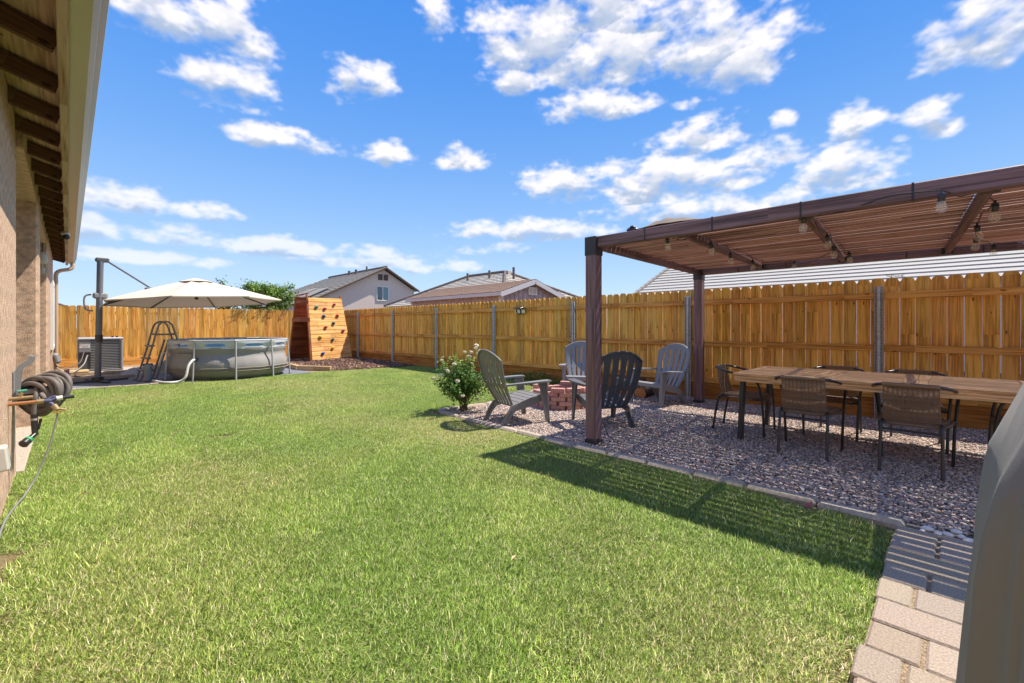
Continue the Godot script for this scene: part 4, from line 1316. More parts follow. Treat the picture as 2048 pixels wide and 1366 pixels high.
func umbrella() -> void:
	var u := thing("cantilever_umbrella", "cream cantilever umbrella on a dark grey mast over the pool edge", "umbrella", V(0.45, 0, -13.0))
	var lean := V(0.03, 0, 0.03)
	var mast := MB.new()
	mast.tube([V(0, 0.03, 0), V(0.04, 2.60, 0.03)], 0.072, 14, true, [], 0.78)
	part("mast", mast, M.grey_metal, u)
	var cap := MB.new()
	cap.box(T(V(0.07, 2.63, 0.02), Basis(Vector3.UP, 0.1)), V(0.22, 0.09, 0.14), 0.02)
	part("mast_cap", cap, M.plastic_dark, u)
	var tie := MB.new()
	tie.tube([V(0.02, 0.86, 0.01), V(0.02, 1.02, 0.01)], 0.082, 14, true, [], 0.8)
	part("strap", tie, M.black_metal, u)
	var bs := MB.new()
	for k in 2:
		bs.box(T(V(0, 0.035, 0), Basis(Vector3.UP, k * PI / 2 + 0.3)), V(1.05, 0.035, 0.07), 0.006)
	bs.tube([V(0, 0.02, 0), V(0, 0.12, 0)], 0.1, 12)
	part("base", bs, M.leg_metal, u)
	# canopy: an octagon, highest in the middle, tipped a little down to the right
	var ct := V(1.79, 1.80, -0.20)                       # centre at rim height, relative to the mast foot
	var r := V(0.994, 0, -0.11)
	var tilt := Basis(V(-0.708, 0, 0.706).normalized(), 0.0) * Basis(V(0.708, 0, -0.706), -0.06)
	var R := 1.86
	var pt := func(a: float, t: float, lift: float) -> Vector3:
		var seg := TAU / 8.0
		var m := fposmod(a - 0.39, seg) - seg / 2.0
		var rad := R * t * cos(seg / 2.0) / cos(m) * (1.0 - 0.035 * t * cos(m / seg * TAU * 0.5) * 1.0)
		var y := 0.56 * (1.0 - pow(t, 1.12)) - 0.05 * sin(PI * t) * cos(m / seg * PI) + lift
		return ct + tilt * V(sin(a) * rad, y, cos(a) * rad)
	var seams := 8
	for k in seams:
		var mb := MB.new()
		var a0 := 0.39 + TAU * k / 8.0 + TAU / 16.0 - TAU / 16.0
		var pts := []
		for j in 9:
			for i in 9:
				pts.append(pt.call(a0 + TAU / 8.0 * i / 8.0, lerpf(0.10, 1.0, j / 8.0), 0.0))
		mb.grid(pts, 9, 9, true)
		for i in 8:                                     # hem
			var p: Vector3 = pts[72 + i]
			var q: Vector3 = pts[73 + i]
			mb.quad(p, p + V(0, -0.025, 0), q + V(0, -0.025, 0), q)
		part("canopy_panel", mb, M.canopy_cloth, u)
	var vent := MB.new()
	for k in 8:
		var a0 := 0.39 + TAU * k / 8.0
		var pts := []
		for j in 5:
			for i in 7:
				var t := j / 4.0
				pts.append(pt.call(a0 + TAU / 8.0 * i / 6.0, lerpf(0.005, 0.20, t), 0.018 + 0.015 * (1.0 - t) + 0.03 * t * sin(PI * i / 6.0)))
		vent.grid(pts, 7, 5, true)
	part("vent_flap", vent, M.canopy_cloth, u)
	for k in 8:
		var a := 0.39 + TAU * k / 8.0
		var mb := MB.new()
		mb.bar(pt.call(a, 0.06, -0.035), pt.call(a, 0.99, -0.022), 0.018, 0.028)
		var rb := part("rib", mb, M.leg_metal, u)
		var st := MB.new()
		st.bar(ct + tilt * V(sin(a) * 0.05, 0.16, cos(a) * 0.05), pt.call(a, 0.42, -0.045), 0.014, 0.02)
		part("strut", st, M.leg_metal, rb)
	var hub := MB.new()
	hub.tube([ct + tilt * V(0, 0.10, 0), ct + tilt * V(0, 0.50, 0)], 0.035, 10)
	hub.ball(T(ct + tilt * V(0, 0.09, 0), Basis().scaled(V(0.09, 0.07, 0.09))), 6, 10)
	part("hub", hub, M.leg_metal, u)
	var at: Vector3 = pt.call(atan2(-r.x, -r.z), 0.52, 0.02)
	var arm := MB.new()
	arm.tube([V(0.16, 2.61, 0.01), at + V(0, 0.05, 0)], 0.02, 9)
	part("upper_arm", arm, M.grey_metal, u)
	var ab := MB.new()
	ab.box(T(at + V(0, 0.03, 0), Basis(Vector3.UP, 0.1)), V(0.22, 0.07, 0.09), 0.02)
	part("arm_joint", ab, M.grey_metal, u)
	var edge: Vector3 = pt.call(atan2(-r.x, -r.z), 0.97, -0.02)
	var lower := MB.new()
	lower.tube([V(0.03, 1.87, 0.02), edge + V(0, 0.0, 0), pt.call(atan2(-r.x, -r.z), 0.1, -0.06)], 0.024, 9)
	part("lower_arm", lower, M.grey_metal, u)
	var ck := MB.new()
	ck.box(T(V(0.04, 1.86, 0.02), Basis(Vector3.UP, 0.1)), V(0.24, 0.13, 0.14), 0.03)
	part("slider", ck, M.plastic_grey, u)
	var hn := MB.new()
	hn.tube(smooth([V(-0.10, 1.88, 0.01), V(-0.20, 1.83, 0.01), V(-0.20, 1.60, 0.01), V(-0.13, 1.54, 0.01), V(-0.07, 1.54, 0.01)], 6), 0.017, 8)
	part("crank_handle", hn, M.plastic_grey, u)

func conditioner() -> void:
	var a := thing("air_conditioner", "grey outdoor air conditioner with wire grille beside the house corner", "air conditioner", V(0.60, 0, -15.75))
	var pad := MB.new()
	pad.bx(-0.62, 0.0, -0.52, 0.66, 0.07, 0.56, 0.012)
	var pd := part("concrete_pad", pad, M.concrete, self)
	pd.position = V(0.60, 0, -15.75)
	tag(pd, "concrete pad carrying the grey air conditioner", "pad")
	var coil := MB.new()
	coil.c = Color(2.2, 2.4, 2.3)
	coil.bx(-0.36, 0.10, -0.38, 0.36, 0.86, 0.36)
	part("coil", coil, M.leg_metal, a)
	var base := MB.new()
	base.bx(-0.42, 0.072, -0.42, 0.42, 0.12, 0.42, 0.015)
	part("base_pan", base, M.grey_metal, a)
	var lid := MB.new()
	lid.bx(-0.43, 0.865, -0.43, 0.43, 0.915, 0.43, 0.02)
	part("lid", lid, M.aluminium, a)
	for q in [[0.385, 0.385], [0.385, -0.385], [-0.385, -0.385]]:
		var mb := MB.new()
		mb.box(T(V(q[0], 0.49, q[1])), V(0.075, 0.75, 0.075), 0.03)
		part("corner_post", mb, M.plastic_grey, a)
	var pn := MB.new()
	pn.bx(-0.415, 0.55, 0.36, -0.20, 0.865, 0.412, 0.008)
	part("service_panel", pn, M.plastic_grey, a)
	var p2 := MB.new()
	p2.bx(-0.415, 0.12, 0.34, -0.20, 0.55, 0.375, 0.004)
	part("valve_recess", p2, M.plastic_dark, a)
	var st := MB.new()
	st.c = Color(0.8, 0.8, 0.78)
	st.bx(-0.40, 0.66, 0.411, -0.215, 0.75, 0.4145)
	var sp := part("sticker", st, M.plain, a)
	var s2 := MB.new()
	s2.c = Color(0.45, 0.12, 0.1)
	s2.bx(-0.395, 0.71, 0.414, -0.375, 0.74, 0.416)
	s2.c = Color(0.25, 0.25, 0.25)
	for i in 3:
		s2.bx(-0.36, 0.68 + i * 0.02, 0.414, -0.235, 0.686 + i * 0.02, 0.416)
	part("print", s2, M.plain, sp)
	for i in 17:                                        # louvred wire grille
		var mb := MB.new()
		mb.bx(-0.20, 0.143 + i * 0.042, 0.385, 0.36, 0.156 + i * 0.042, 0.40)
		part("grille_bar", mb, M.aluminium, a)
	for s in 2:
		var mb := MB.new()
		for i in 17:
			mb.bx(0.385, 0.145 + i * 0.042, -0.35, 0.40, 0.153 + i * 0.042, 0.35)
		if s == 0:
			for i in 27:
				mb.bx(-0.19 + i * 0.0205, 0.12, 0.378, -0.186 + i * 0.0205, 0.86, 0.386)
		part("grille", mb, M.plastic_grey, a)
	var kn := MB.new()
	for x in [0.22, 0.31]:
		kn.tube([V(x, 0.91, 0.2), V(x, 0.95, 0.2)], 0.022, 8)
	part("fan_bolt", kn, M.black_metal, a)
	var rl := thing("refrigerant_lines", "insulated pipes running from the house wall to the air conditioner", "pipes")
	for q in [[0.55, 0.011, 0.0], [0.47, 0.016, 0.06]]:
		var mb := MB.new()
		mb.c = Color(0.10, 0.08, 0.07) if q[2] == 0.0 else Color(0.24, 0.22, 0.20)
		mb.tube(smooth([V(0.29 + q[2], q[0], -15.38), V(0.27 + q[2], q[0] - 0.02, -15.2), V(0.2 + q[2], 0.32 - q[2], -15.0), V(0.0 + q[2], 0.22 - q[2] * 2.0, -14.8), V(-0.16, 0.26 - q[2], -14.75), V(-0.22, 0.34, -14.75)], 6), q[1], 8)
		part("pipe", mb, M.plain, rl)
	var hood := MB.new()
	hood.box(T(V(-0.19, 0.46, -14.7), Basis(Vector3.BACK, 0.25)), V(0.13, 0.26, 0.14), 0.05)
	part("wall_hood", hood, M.plastic_grey, rl)
	var pvc := MB.new()
	pvc.tube([V(-0.12, 0.13, -14.7), V(0.34, 0.10, -15.1)], 0.045, 10)
	part("duct", pvc, M.pale_timber, rl)
	var bk := thing("terracotta_pipe", "short red clay pipe standing on the earth by the house corner", "pipe", V(-0.02, 0, -14.35))
	var b1 := MB.new()
	b1.lathe([Vector2(0.04, 0.0), Vector2(0.045, 0.2), Vector2(0.05, 0.22), Vector2(0.04, 0.22), Vector2(0.035, 0.0)], 12)
	part("barrel", b1, M.brick, bk)
	var cl := MB.new()
	var pts := []
	for i in 40:
		var t := i / 39.0 * TAU * 2.0
		pts.append(V(0.17 + cos(t) * 0.11, 0.03 + 0.05 * absf(sin(t * 0.5)), -13.95 + sin(t) * 0.08))
	cl.tube(pts, 0.009, 6)
	tag(part("coiled_cable", cl, M.black_metal, self), "small coil of black cable on the earth near the clay pipe", "cable")

# ---------------------------------------------------------------- climbing frame
func climbing_frame() -> void:
	var f := thing("climbing_frame", "wooden climbing wall with coloured holds in front of the back fence", "climbing wall")
	var BL := V(5.58, 0.10, -14.66)
	var BR := V(7.10, 0.12, -15.05)
	var TL := V(5.68, 2.17, -15.3)
	var TR := V(6.95, 2.20, -15.6)
	var nn := (BR - BL).cross(TL - BL).normalized()
	var at := func(s: float, t: float) -> Vector3:      # t downwards
		return TL.lerp(BL, t).lerp(TR.lerp(BR, t), s)
	for k in 15:
		var t0 := k / 15.0 + 0.0026
		var t1 := (k + 1) / 15.0 - 0.0026
		var mb := MB.new()
		var g := rnd(0.86, 1.08)
		mb.c = Color(g, g * rnd(0.96, 1.02), g * rnd(0.85, 1.1))
		mb.off = Vector2(rnd(0, 9), rnd(0, 9))
		var a: Vector3 = at.call(0.0, t1); var b: Vector3 = at.call(1.0, t1); var c: Vector3 = at.call(1.0, t0); var d: Vector3 = at.call(0.0, t0)
		var th := nn * -0.034
		var w := a.distance_to(b)
		mb.quad(a, b, c, d, Vector2(0, 0), Vector2(w, 0), Vector2(w, 0.14), Vector2(0, 0.14))
		mb.quad(d, c, c + th, d + th)
		mb.quad(b, a, a + th, b + th)
		mb.quad(a, d, d + th, a + th)
		mb.quad(c, b, b + th, c + th)
		mb.quad(b + th, a + th, d + th, c + th)
		part("board", mb, M.climb_board, f)
	var holds := [[505, 370, 0.05, 0.30, 0.28], [760, 330, 0.40, 0.04, 0.07], [620, 395, 0.38, 0.04, 0.07], [605, 505, 0.03, 0.05, 0.30], [800, 495, 0.55, 0.09, 0.04], [735, 608, 0.02, 0.09, 0.12], [628, 660, 0.50, 0.10, 0.06], [868, 715, 0.50, 0.12, 0.16], [555, 800, 0.75, 0.45, 0.03], [715, 845, 0.03, 0.12, 0.16], [712, 962, 0.75, 0.45, 0.03], [590, 1030, 0.02, 0.08, 0.38]]
	for q in holds:
		var t: float = (q[1] - 230.0) / 880.0
		var s: float = (q[0] - (395.0 + 80.0 * t)) / (495.0 + 0.0 * t)
		var c: Vector3 = at.call(s, t)
		var mb := MB.new()
		mb.c = Color(q[2], q[3], q[4])
		var b := Basis(nn.cross(Vector3.UP).normalized() * -1.0, Vector3.UP, nn)
		mb.ball(T(c + nn * 0.03, b * Basis(Vector3.BACK, rnd(-0.6, 0.6)) * Basis().scaled(V(0.135, 0.095, 0.11))), 6, 10, 0.09, nz, q[0])
		part("hold", mb, M.plain, f)
	# A-frame legs, back boards, side plank
	var back_l0 := V(5.56, 0.03, -16.72)
	var back_l1 := V(5.52, 2.22, -15.95)
	var dx := V(1.42, 0, -0.25)
	for q in [[BL + V(-0.03, -0.08, -0.05), TL + V(-0.03, 0.09, -0.05)], [BR + V(0.0, -0.1, -0.08), TR + V(-0.03, 0.08, -0.06)], [back_l0, back_l1], [back_l0 + dx, back_l1 + dx]]:
		var mb := MB.new()
		mb.off = Vector2(rnd(0, 9), rnd(0, 9))
		mb.bar(q[0], q[1], 0.085, 0.05, 0.006, V(1, 0, 0))
		part("leg", mb, M.dark_timber, f)
	for k in 16:
		var t := (k + 0.4) / 16.0
		var p := back_l0.lerp(back_l1, t) + V(0, 0, 0.055)
		var mb := MB.new()
		var g := rnd(0.7, 1.25)
		mb.c = Color(g, g, g)
		mb.off = Vector2(rnd(0, 9), rnd(0, 9))
		mb.bar(p, p + dx, 0.022, 0.143, 0.004, (back_l1 - back_l0).normalized())
		part("back_board", mb, M.dark_timber, f)
	var pl := MB.new()
	pl.c = Color(1.5, 1.25, 1.1)
	pl.bar(V(5.50, 1.42, -16.25), V(5.60, 1.42, -14.95), 0.03, 0.14, 0.005)
	part("side_plank", pl, M.dark_timber, f)
	for k in 7:
		var tr := MB.new()
		tr.bar(V(5.58, 1.49, -16.1 + k * 0.13), V(6.95, 1.49, -16.3 + k * 0.13), 0.11, 0.025, 0.003)
		part("platform_board", tr, M.dark_timber, f)
	var rl := MB.new()
	rl.bar(V(5.54, 2.02, -15.95), V(5.64, 2.05, -15.2), 0.04, 0.09, 0.004)
	part("top_rail", rl, M.dark_timber, f)
	var lm := MB.new()
	lm.bar(back_l1 + V(0.0, 0.03, 0), TL + V(0, 0.14, 0), 0.06, 0.03, 0.004)
	part("ridge_bar", lm, M.dark_timber, f)

# ---------------------------------------------------------------- garden chairs and fire pit
func strip(mb: MB, mid: Array, half: Array, th: float) -> void:
	# a bent slat: mid[i] centres, half[i] = vector to its right edge, thickness along the surface normal
	var n := mid.size()
	var top := []
	var bot := []
	for i in n:
		var t: Vector3 = mid[mini(i + 1, n - 1)] - mid[maxi(i - 1, 0)]
		var nn: Vector3 = (half[i] as Vector3).cross(t).normalized() * th * 0.5
		top.append([mid[i] - half[i] + nn, mid[i] + half[i] + nn])
		bot.append([mid[i] - half[i] - nn, mid[i] + half[i] - nn])
	for i in n - 1:
		mb.quad(top[i][0], top[i][1], top[i + 1][1], top[i + 1][0])
		mb.quad(bot[i][1], bot[i][0], bot[i + 1][0], bot[i + 1][1])
		mb.quad(top[i][1], bot[i][1], bot[i + 1][1], top[i + 1][1])
		mb.quad(bot[i][0], top[i][0], top[i + 1][0], bot[i + 1][0])
	mb.quad(bot[0][0], bot[0][1], top[0][1], top[0][0])
	mb.quad(top[n - 1][0], top[n - 1][1], bot[n - 1][1], bot[n - 1][0])

func garden_chair(mt: Material) -> Node3D:
	# faces +z
	var c := thing("garden_chair", "", "chair")
	# back: six slats fanning out, joined by a band near the arms and an arched head
	var back := func(x: float, t: float) -> Vector3:       # x in -1..1 across, t 0..1 up
		var w := 0.205 + 0.095 * sin(clampf(t, 0.0, 0.78) / 0.78 * PI * 0.5)
		var px := x * w
		var y := 0.22 + t * 0.70
		var z := -0.10 - 0.30 * t - 0.05 * sin(t * PI) + 0.50 * px * px * (0.3 + t)
		return V(px, y, z)
	var top_of := func(x: float) -> float:
		return 1.0 - 0.17 * pow(absf(x), 2.2)
	for k in 6:
		var x0 := -1.0 + k / 3.0
		var x1 := x0 + 1.0 / 3.0
		var mb := MB.new()
		var mid := []
		var half := []
		for i in 19:
			var t := i / 18.0
			var l: Vector3 = back.call(x0, t * top_of.call(x0))
			var r: Vector3 = back.call(x1, t * top_of.call(x1))
			var gap := 0.0145 * smoothstep(0.02, 0.05, t) * (1.0 - smoothstep(0.86, 0.90, t))
			if t > 0.34 and t < 0.43:
				gap = 0.0
			var h := (r - l) * 0.5
			mid.append((l + r) * 0.5)
			half.append(h.normalized() * (h.length() - gap))
		strip(mb, mid, half, 0.008)
		part("back_slat", mb, mt, c)
	var band := MB.new()
	for q in [[0.355, 0.42, 0.016], [0.0, 0.035, 0.016]]:
		var pts := []
		for j in 2:
			for i in 13:
				pts.append(back.call(-1.0 + i / 6.0, q[j]) + V(0, 0, -q[2]))
		band.grid(pts, 13, 2, true)
		for i in 12:
			band.quad(back.call(-1.0 + i / 6.0, q[1]), back.call(-1.0 + (i + 1) / 6.0, q[1]), pts[14 + i], pts[13 + i])
			band.quad(back.call(-1.0 + (i + 1) / 6.0, q[0]), back.call(-1.0 + i / 6.0, q[0]), pts[i], pts[i + 1])
	var rim := []
	for i in 21:
		var x := -1.0 + i / 10.0
		rim.append(back.call(x, top_of.call(x)) + V(0, -0.004, -0.012))
	band.tube(rim, 0.013, 6)
	for s in [-1.0, 1.0]:
		var e := []
		for i in 10:
			e.append(back.call(s * 0.985, i / 9.0 * 0.83) + V(0, 0, -0.010))
		band.tube(e, 0.012, 6)
	part("back_frame", band, mt, c)
	# seat slats
	for k in 6:
		var mb := MB.new()
		var t0 := k / 6.0 + 0.012
		var t1 := (k + 1) / 6.0 - 0.012
		var mid := []
		var half := []
		for i in 4:
			var t := lerpf(t0, t1, i / 3.0)
			var z := -0.10 + 0.43 * t
			var y := 0.235 + 0.125 * pow(t, 0.8) - 0.03 * smoothstep(0.85, 1.0, t)
			mid.append(V(0, y, z))
			half.append(V(0.20 + 0.045 * t, 0, 0) * -1.0)
		strip(mb, mid, half, 0.014)
		part("seat_slat", mb, mt, c)
	for s in [-1.0, 1.0]:
		# arm: a broad flat board from the back to above the front leg
		var arm := MB.new()
		var mid := []
		var half := []
		for i in 9:
			var t := i / 8.0
			mid.append(V(s * (0.285 + 0.035 * sin(t * PI * 0.8)), 0.500 + 0.045 * t - 0.02 * t * t, -0.27 + 0.63 * t))
			half.append(V(-lerpf(0.025, 0.056, smoothstep(0.1, 0.7, t)) * (1.0 if t < 0.99 else 0.8), 0, 0))
		strip(arm, mid, half, 0.022)
		part("arm", arm, mt, c)
		var fl := MB.new()
		var pf := PackedVector2Array([Vector2(0.20, 0.50), Vector2(0.33, 0.515), Vector2(0.345, 0.30), Vector2(0.375, 0.0), Vector2(0.325, 0.0), Vector2(0.285, 0.20), Vector2(0.255, 0.30), Vector2(0.235, 0.42)])
		fl.prism(pf, -0.011, 0.011, Transform3D(Basis(V(0, 0, 1), V(0, 1, 0), V(-1, 0, 0)) * Basis(Vector3.RIGHT, 0.0), V(s * 0.285, 0, 0)))
		var ff := PackedVector2Array([Vector2(-0.03, 0.5), Vector2(0.03, 0.5), Vector2(0.025, 0.25), Vector2(0.018, 0.0), Vector2(-0.018, 0.0), Vector2(-0.025, 0.25)])
		fl.prism(ff, -0.008, 0.008, Transform3D(Basis(V(1, 0, 0), V(0, 1, 0), V(0, 0, 1)) * Basis(Vector3.RIGHT, -0.095), V(s * 0.275, 0.0, 0.368)))
		part("front_leg", fl, mt, c)
		var rl := MB.new()
		var pr := PackedVector2Array([Vector2(0.33, 0.345), Vector2(0.30, 0.27), Vector2(0.12, 0.215), Vector2(-0.10, 0.175), Vector2(-0.165, 0.11), Vector2(-0.235, 0.0), Vector2(-0.29, 0.0), Vector2(-0.225, 0.14), Vector2(-0.15, 0.245), Vector2(-0.09, 0.262), Vector2(0.12, 0.325)])
		rl.prism(pr, -0.012, 0.012, Transform3D(Basis(V(0, 0, 1), V(0, 1, 0), V(-1, 0, 0)), V(s * 0.235, 0, 0)))
		var pe := PackedVector2Array([Vector2(-0.03, 0.0), Vector2(0.03, 0.0), Vector2(0.04, 0.21), Vector2(-0.04, 0.21)])
		rl.prism(pe, -0.007, 0.007, Transform3D(Basis(Vector3.RIGHT, -0.56).inverse(), V(s * 0.225, 0.0, -0.262)))
		part("rear_leg", rl, mt, c)
	var ap := MB.new()
	ap.bx(-0.235, 0.28, 0.305, 0.235, 0.335, 0.325, 0.006)
	part("apron", ap, mt, c)
	return c

func seating() -> void:
	var grp := "plastic garden chairs round the fire pit"
	var rows := [
		[M.plastic_warm, V(3.99, 0, -3.97), 1.32, "warm grey slatted garden chair beside the white rose bush, facing the fire pit"],
		[M.plastic_dark, V(4.64, 0, -3.01), 2.60, "dark grey slatted garden chair with its back to us behind the pergola's front post"],
		[M.plastic_grey, V(6.57, 0, -3.25), -1.78, "light grey slatted garden chair beside the pergola's rear post"],
		[M.plastic_grey, V(6.48, 0, -4.72), -0.98, "light grey slatted garden chair facing us across the fire pit by the fence"]]
	for q in rows:
		var c := garden_chair(q[0])
		c.position = q[1]
		c.rotation.y = q[2]
		tag(c, q[3], "chair", grp)
	var pit := thing("fire_pit", "round fire pit of loosely stacked red bricks among the garden chairs", "fire pit", V(5.33, 0, -4.22))
	var br := []
	for i in 5:
		var mb := MB.new()
		var g := rnd(0.75, 1.25)
		mb.c = Color(g, g * rnd(0.9, 1.05), g * rnd(0.9, 1.1))
		mb.box(T(Vector3.ZERO), V(0.198, 0.061, 0.095), 0.005)
		br.append(mb.mesh())
	for k in 5:
		var n := 12
		for i in n:
			if k == 4 and (i % 4 == 1 or i % 5 == 3):
				continue
			var a := TAU * (i + 0.5 * (k % 2)) / n + rnd(-0.025, 0.025)
			var r := 0.40 + rnd(-0.012, 0.012)
			var o := put_mesh("brick", br[rng.randi() % 5], M.brick, pit)
			o.transform = T(V(sin(a) * r, 0.036 + k * 0.0625, cos(a) * r), Basis(Vector3.UP, a + rnd(-0.07, 0.07)))
	var ash := MB.new()
	ash.c = Color(0.25, 0.24, 0.23)
	ash.lathe([Vector2(0.345, 0.10), Vector2(0.18, 0.13), Vector2(0.001, 0.14)], 20)
	part("ash", ash, M.grit, pit)
	# firewood under the fence
	var names := ["topmost round of firewood behind the right light grey chair", "wide split log on the gravel nearest the rear chair's legs", "split log in the middle of the firewood pile", "split log at the fire pit end of the firewood pile"]
	var lp := [V(7.05, 0.23, -3.95), V(6.95, 0.085, -3.72), V(6.98, 0.09, -3.96), V(7.0, 0.08, -4.2)]
	for i in 4:
		var lg := thing("firewood_log", names[i], "log", lp[i], rnd(-0.2, 0.2), "firewood behind the garden chair")
		var mb := MB.new()
		mb.c = Color(0.7, 0.55, 0.45)
		mb.tube([V(-0.2, 0, 0), V(-0.07, 0.01, 0), V(0.2, 0, 0)], 0.105 if i else 0.075, 9, false, [1.0, 0.95, 1.02])
		part("bark", mb, M.bark, lg)
		for s in [-1.0, 1.0]:
			var e := MB.new()
			e.c = Color(0.42, 0.17, 0.05)
			e.tube([V(s * 0.199, 0, 0), V(s * 0.203, 0, 0)], 0.101 if i else 0.071, 9)
			part("cut_end", e, M.plain, lg)

# ---------------------------------------------------------------- table and wicker chairs
func wicker_chair() -> Node3D:
	var c := thing("wicker_chair", "", "chair")
	var half := [V(0.235, 0.0, 0.275), V(0.245, 0.30, 0.262), V(0.258, 0.50, 0.240), V(0.268, 0.60, 0.205), V(0.272, 0.645, 0.12), V(0.265, 0.675, 0.0), V(0.245, 0.70, -0.11), V(0.205, 0.72, -0.19), V(0.13, 0.73, -0.245), V(0.0, 0.732, -0.262)]
	var pts := half.duplicate()
	for i in range(8, -1, -1):
		pts.append(V(-half[i].x, half[i].y, half[i].z))
	var fr := MB.new()
	fr.tube(smooth(pts, 4), 0.0125, 9)
	part("arm_frame", fr, M.black_metal, c)
	for s in [-1.0, 1.0]:
		var lg := MB.new()
		lg.tube(smooth([V(s * 0.19, 0.0, -0.275), V(s * 0.188, 0.25, -0.235), V(s * 0.185, 0.39, -0.205), V(s * 0.18, 0.425, -0.16)], 4), 0.0125, 9)
		part("rear_leg", lg, M.black_metal, c)
		var sb := MB.new()
		sb.tube([V(s * 0.186, 0.405, -0.2), V(s * 0.249, 0.405, 0.252)], 0.009, 7)
		part("side_rail", sb, M.black_metal, c)
		var ft := MB.new()
		ft.tube([V(s * 0.235, 0.0, 0.275), V(s * 0.2353, 0.02, 0.2745)], 0.0145, 8)
		ft.tube([V(s * 0.19, 0.0, -0.275), V(s * 0.19, 0.02, -0.272)], 0.0145, 8)
		part("foot", ft, M.black_metal, c)
	var st := MB.new()
	st.tube([V(-0.187, 0.355, -0.217), V(0.187, 0.355, -0.217)], 0.009, 7)
	st.tube([V(-0.249, 0.40, 0.25), V(0.249, 0.40, 0.25)], 0.009, 7)
	part("stretcher", st, M.black_metal, c)
	# woven back, wrapped over the top tube
	var bk := func(s: float, t: float) -> Vector3:         # s -1..1, t 0 (seat) .. 1 (top)
		var x := s * lerpf(0.175, 0.168, t)
		var z := lerpf(-0.185, -0.248, t) - 0.012 * sin(t * PI) + x * x * (0.5 + 0.4 * t)
		return V(x, lerpf(0.43, 0.722, t), z)
	var wv := MB.new()
	var rows := 40
	for r in rows:
		var t := (r + 0.5) / rows
		var g := rnd(0.72, 1.15)
		wv.c = Color(g, g, g)
		var p := []
		for i in 23:
			var s := -1.0 + i / 11.0
			p.append(bk.call(s, t) + V(0, 0, 0.0042 * (1.0 if (i + r) % 2 else -1.0)))
		wv.tube(p, 0.0040, 4, false, [], 0.7)
	for i in 12:
		var s := -1.0 + i / 5.5
		wv.c = Color(0.75, 0.75, 0.75)
		var p := []
		for j in 6:
			p.append(bk.call(s, j / 5.0))
		wv.tube(p, 0.0038, 4, false)
	var wrap := []
	var rads := []
	for i in 121:
		var s := -1.0 + i / 60.0
		var x := s * 0.172
		wrap.append(V(x, 0.732 - 0.002 * absf(s), -0.262 + x * x * 0.75))
		rads.append(1.0 if i % 2 else 0.86)
	wv.c = Color(0.95, 0.95, 0.95)
	wv.tube(wrap, 0.0185, 8, true, rads)
	part("woven_back", wv, M.wicker, c)
	var se := MB.new()
	var n := 46
	for r in n:
		var t := (r + 0.5) / n
		var z := lerpf(-0.19, 0.265, t)
		var w := lerpf(0.185, 0.235, smoothstep(0.0, 0.5, t)) * (1.0 - 0.16 * smoothstep(0.8, 1.0, t))
		var g := rnd(0.72, 1.15)
		se.c = Color(g, g, g)
		var p := []
		for i in 25:
			var s := -1.0 + i / 12.0
			var e := pow(absf(s), 6.0)
			var y := 0.432 - 0.014 * (1.0 - s * s) - 0.028 * smoothstep(0.86, 1.0, t) - 0.03 * e + 0.0035 * (1.0 if (i + r) % 2 else -1.0)
			p.append(V(s * w, y, z))
		se.tube(p, 0.0052, 4, false, [], 0.7)
	for i in 13:
		var s := -0.95 + i * 1.9 / 12.0
		se.c = Color(0.75, 0.75, 0.75)
		se.tube([V(s * 0.185, 0.43 - 0.014 * (1.0 - s * s), -0.19), V(s * 0.23, 0.43 - 0.014 * (1.0 - s * s), 0.05), V(s * 0.225, 0.425 - 0.014 * (1.0 - s * s), 0.24)], 0.004, 4, false)
	var rim := []
	for i in 41:
		var a := TAU * i / 40.0
		var x := signf(cos(a)) * pow(absf(cos(a)), 0.35)
		var z := signf(sin(a)) * pow(absf(sin(a)), 0.4)
		rim.append(V(x * lerpf(0.185, 0.235, smoothstep(-1.0, 0.2, z)) * (1.0 - 0.12 * smoothstep(0.7, 1.0, z)), 0.402, 0.035 + z * 0.225))
	se.c = Color(0.6, 0.6, 0.6)
	se.tube(rim, 0.014, 6, false)
	part("woven_seat", se, M.wicker, c)
	return c

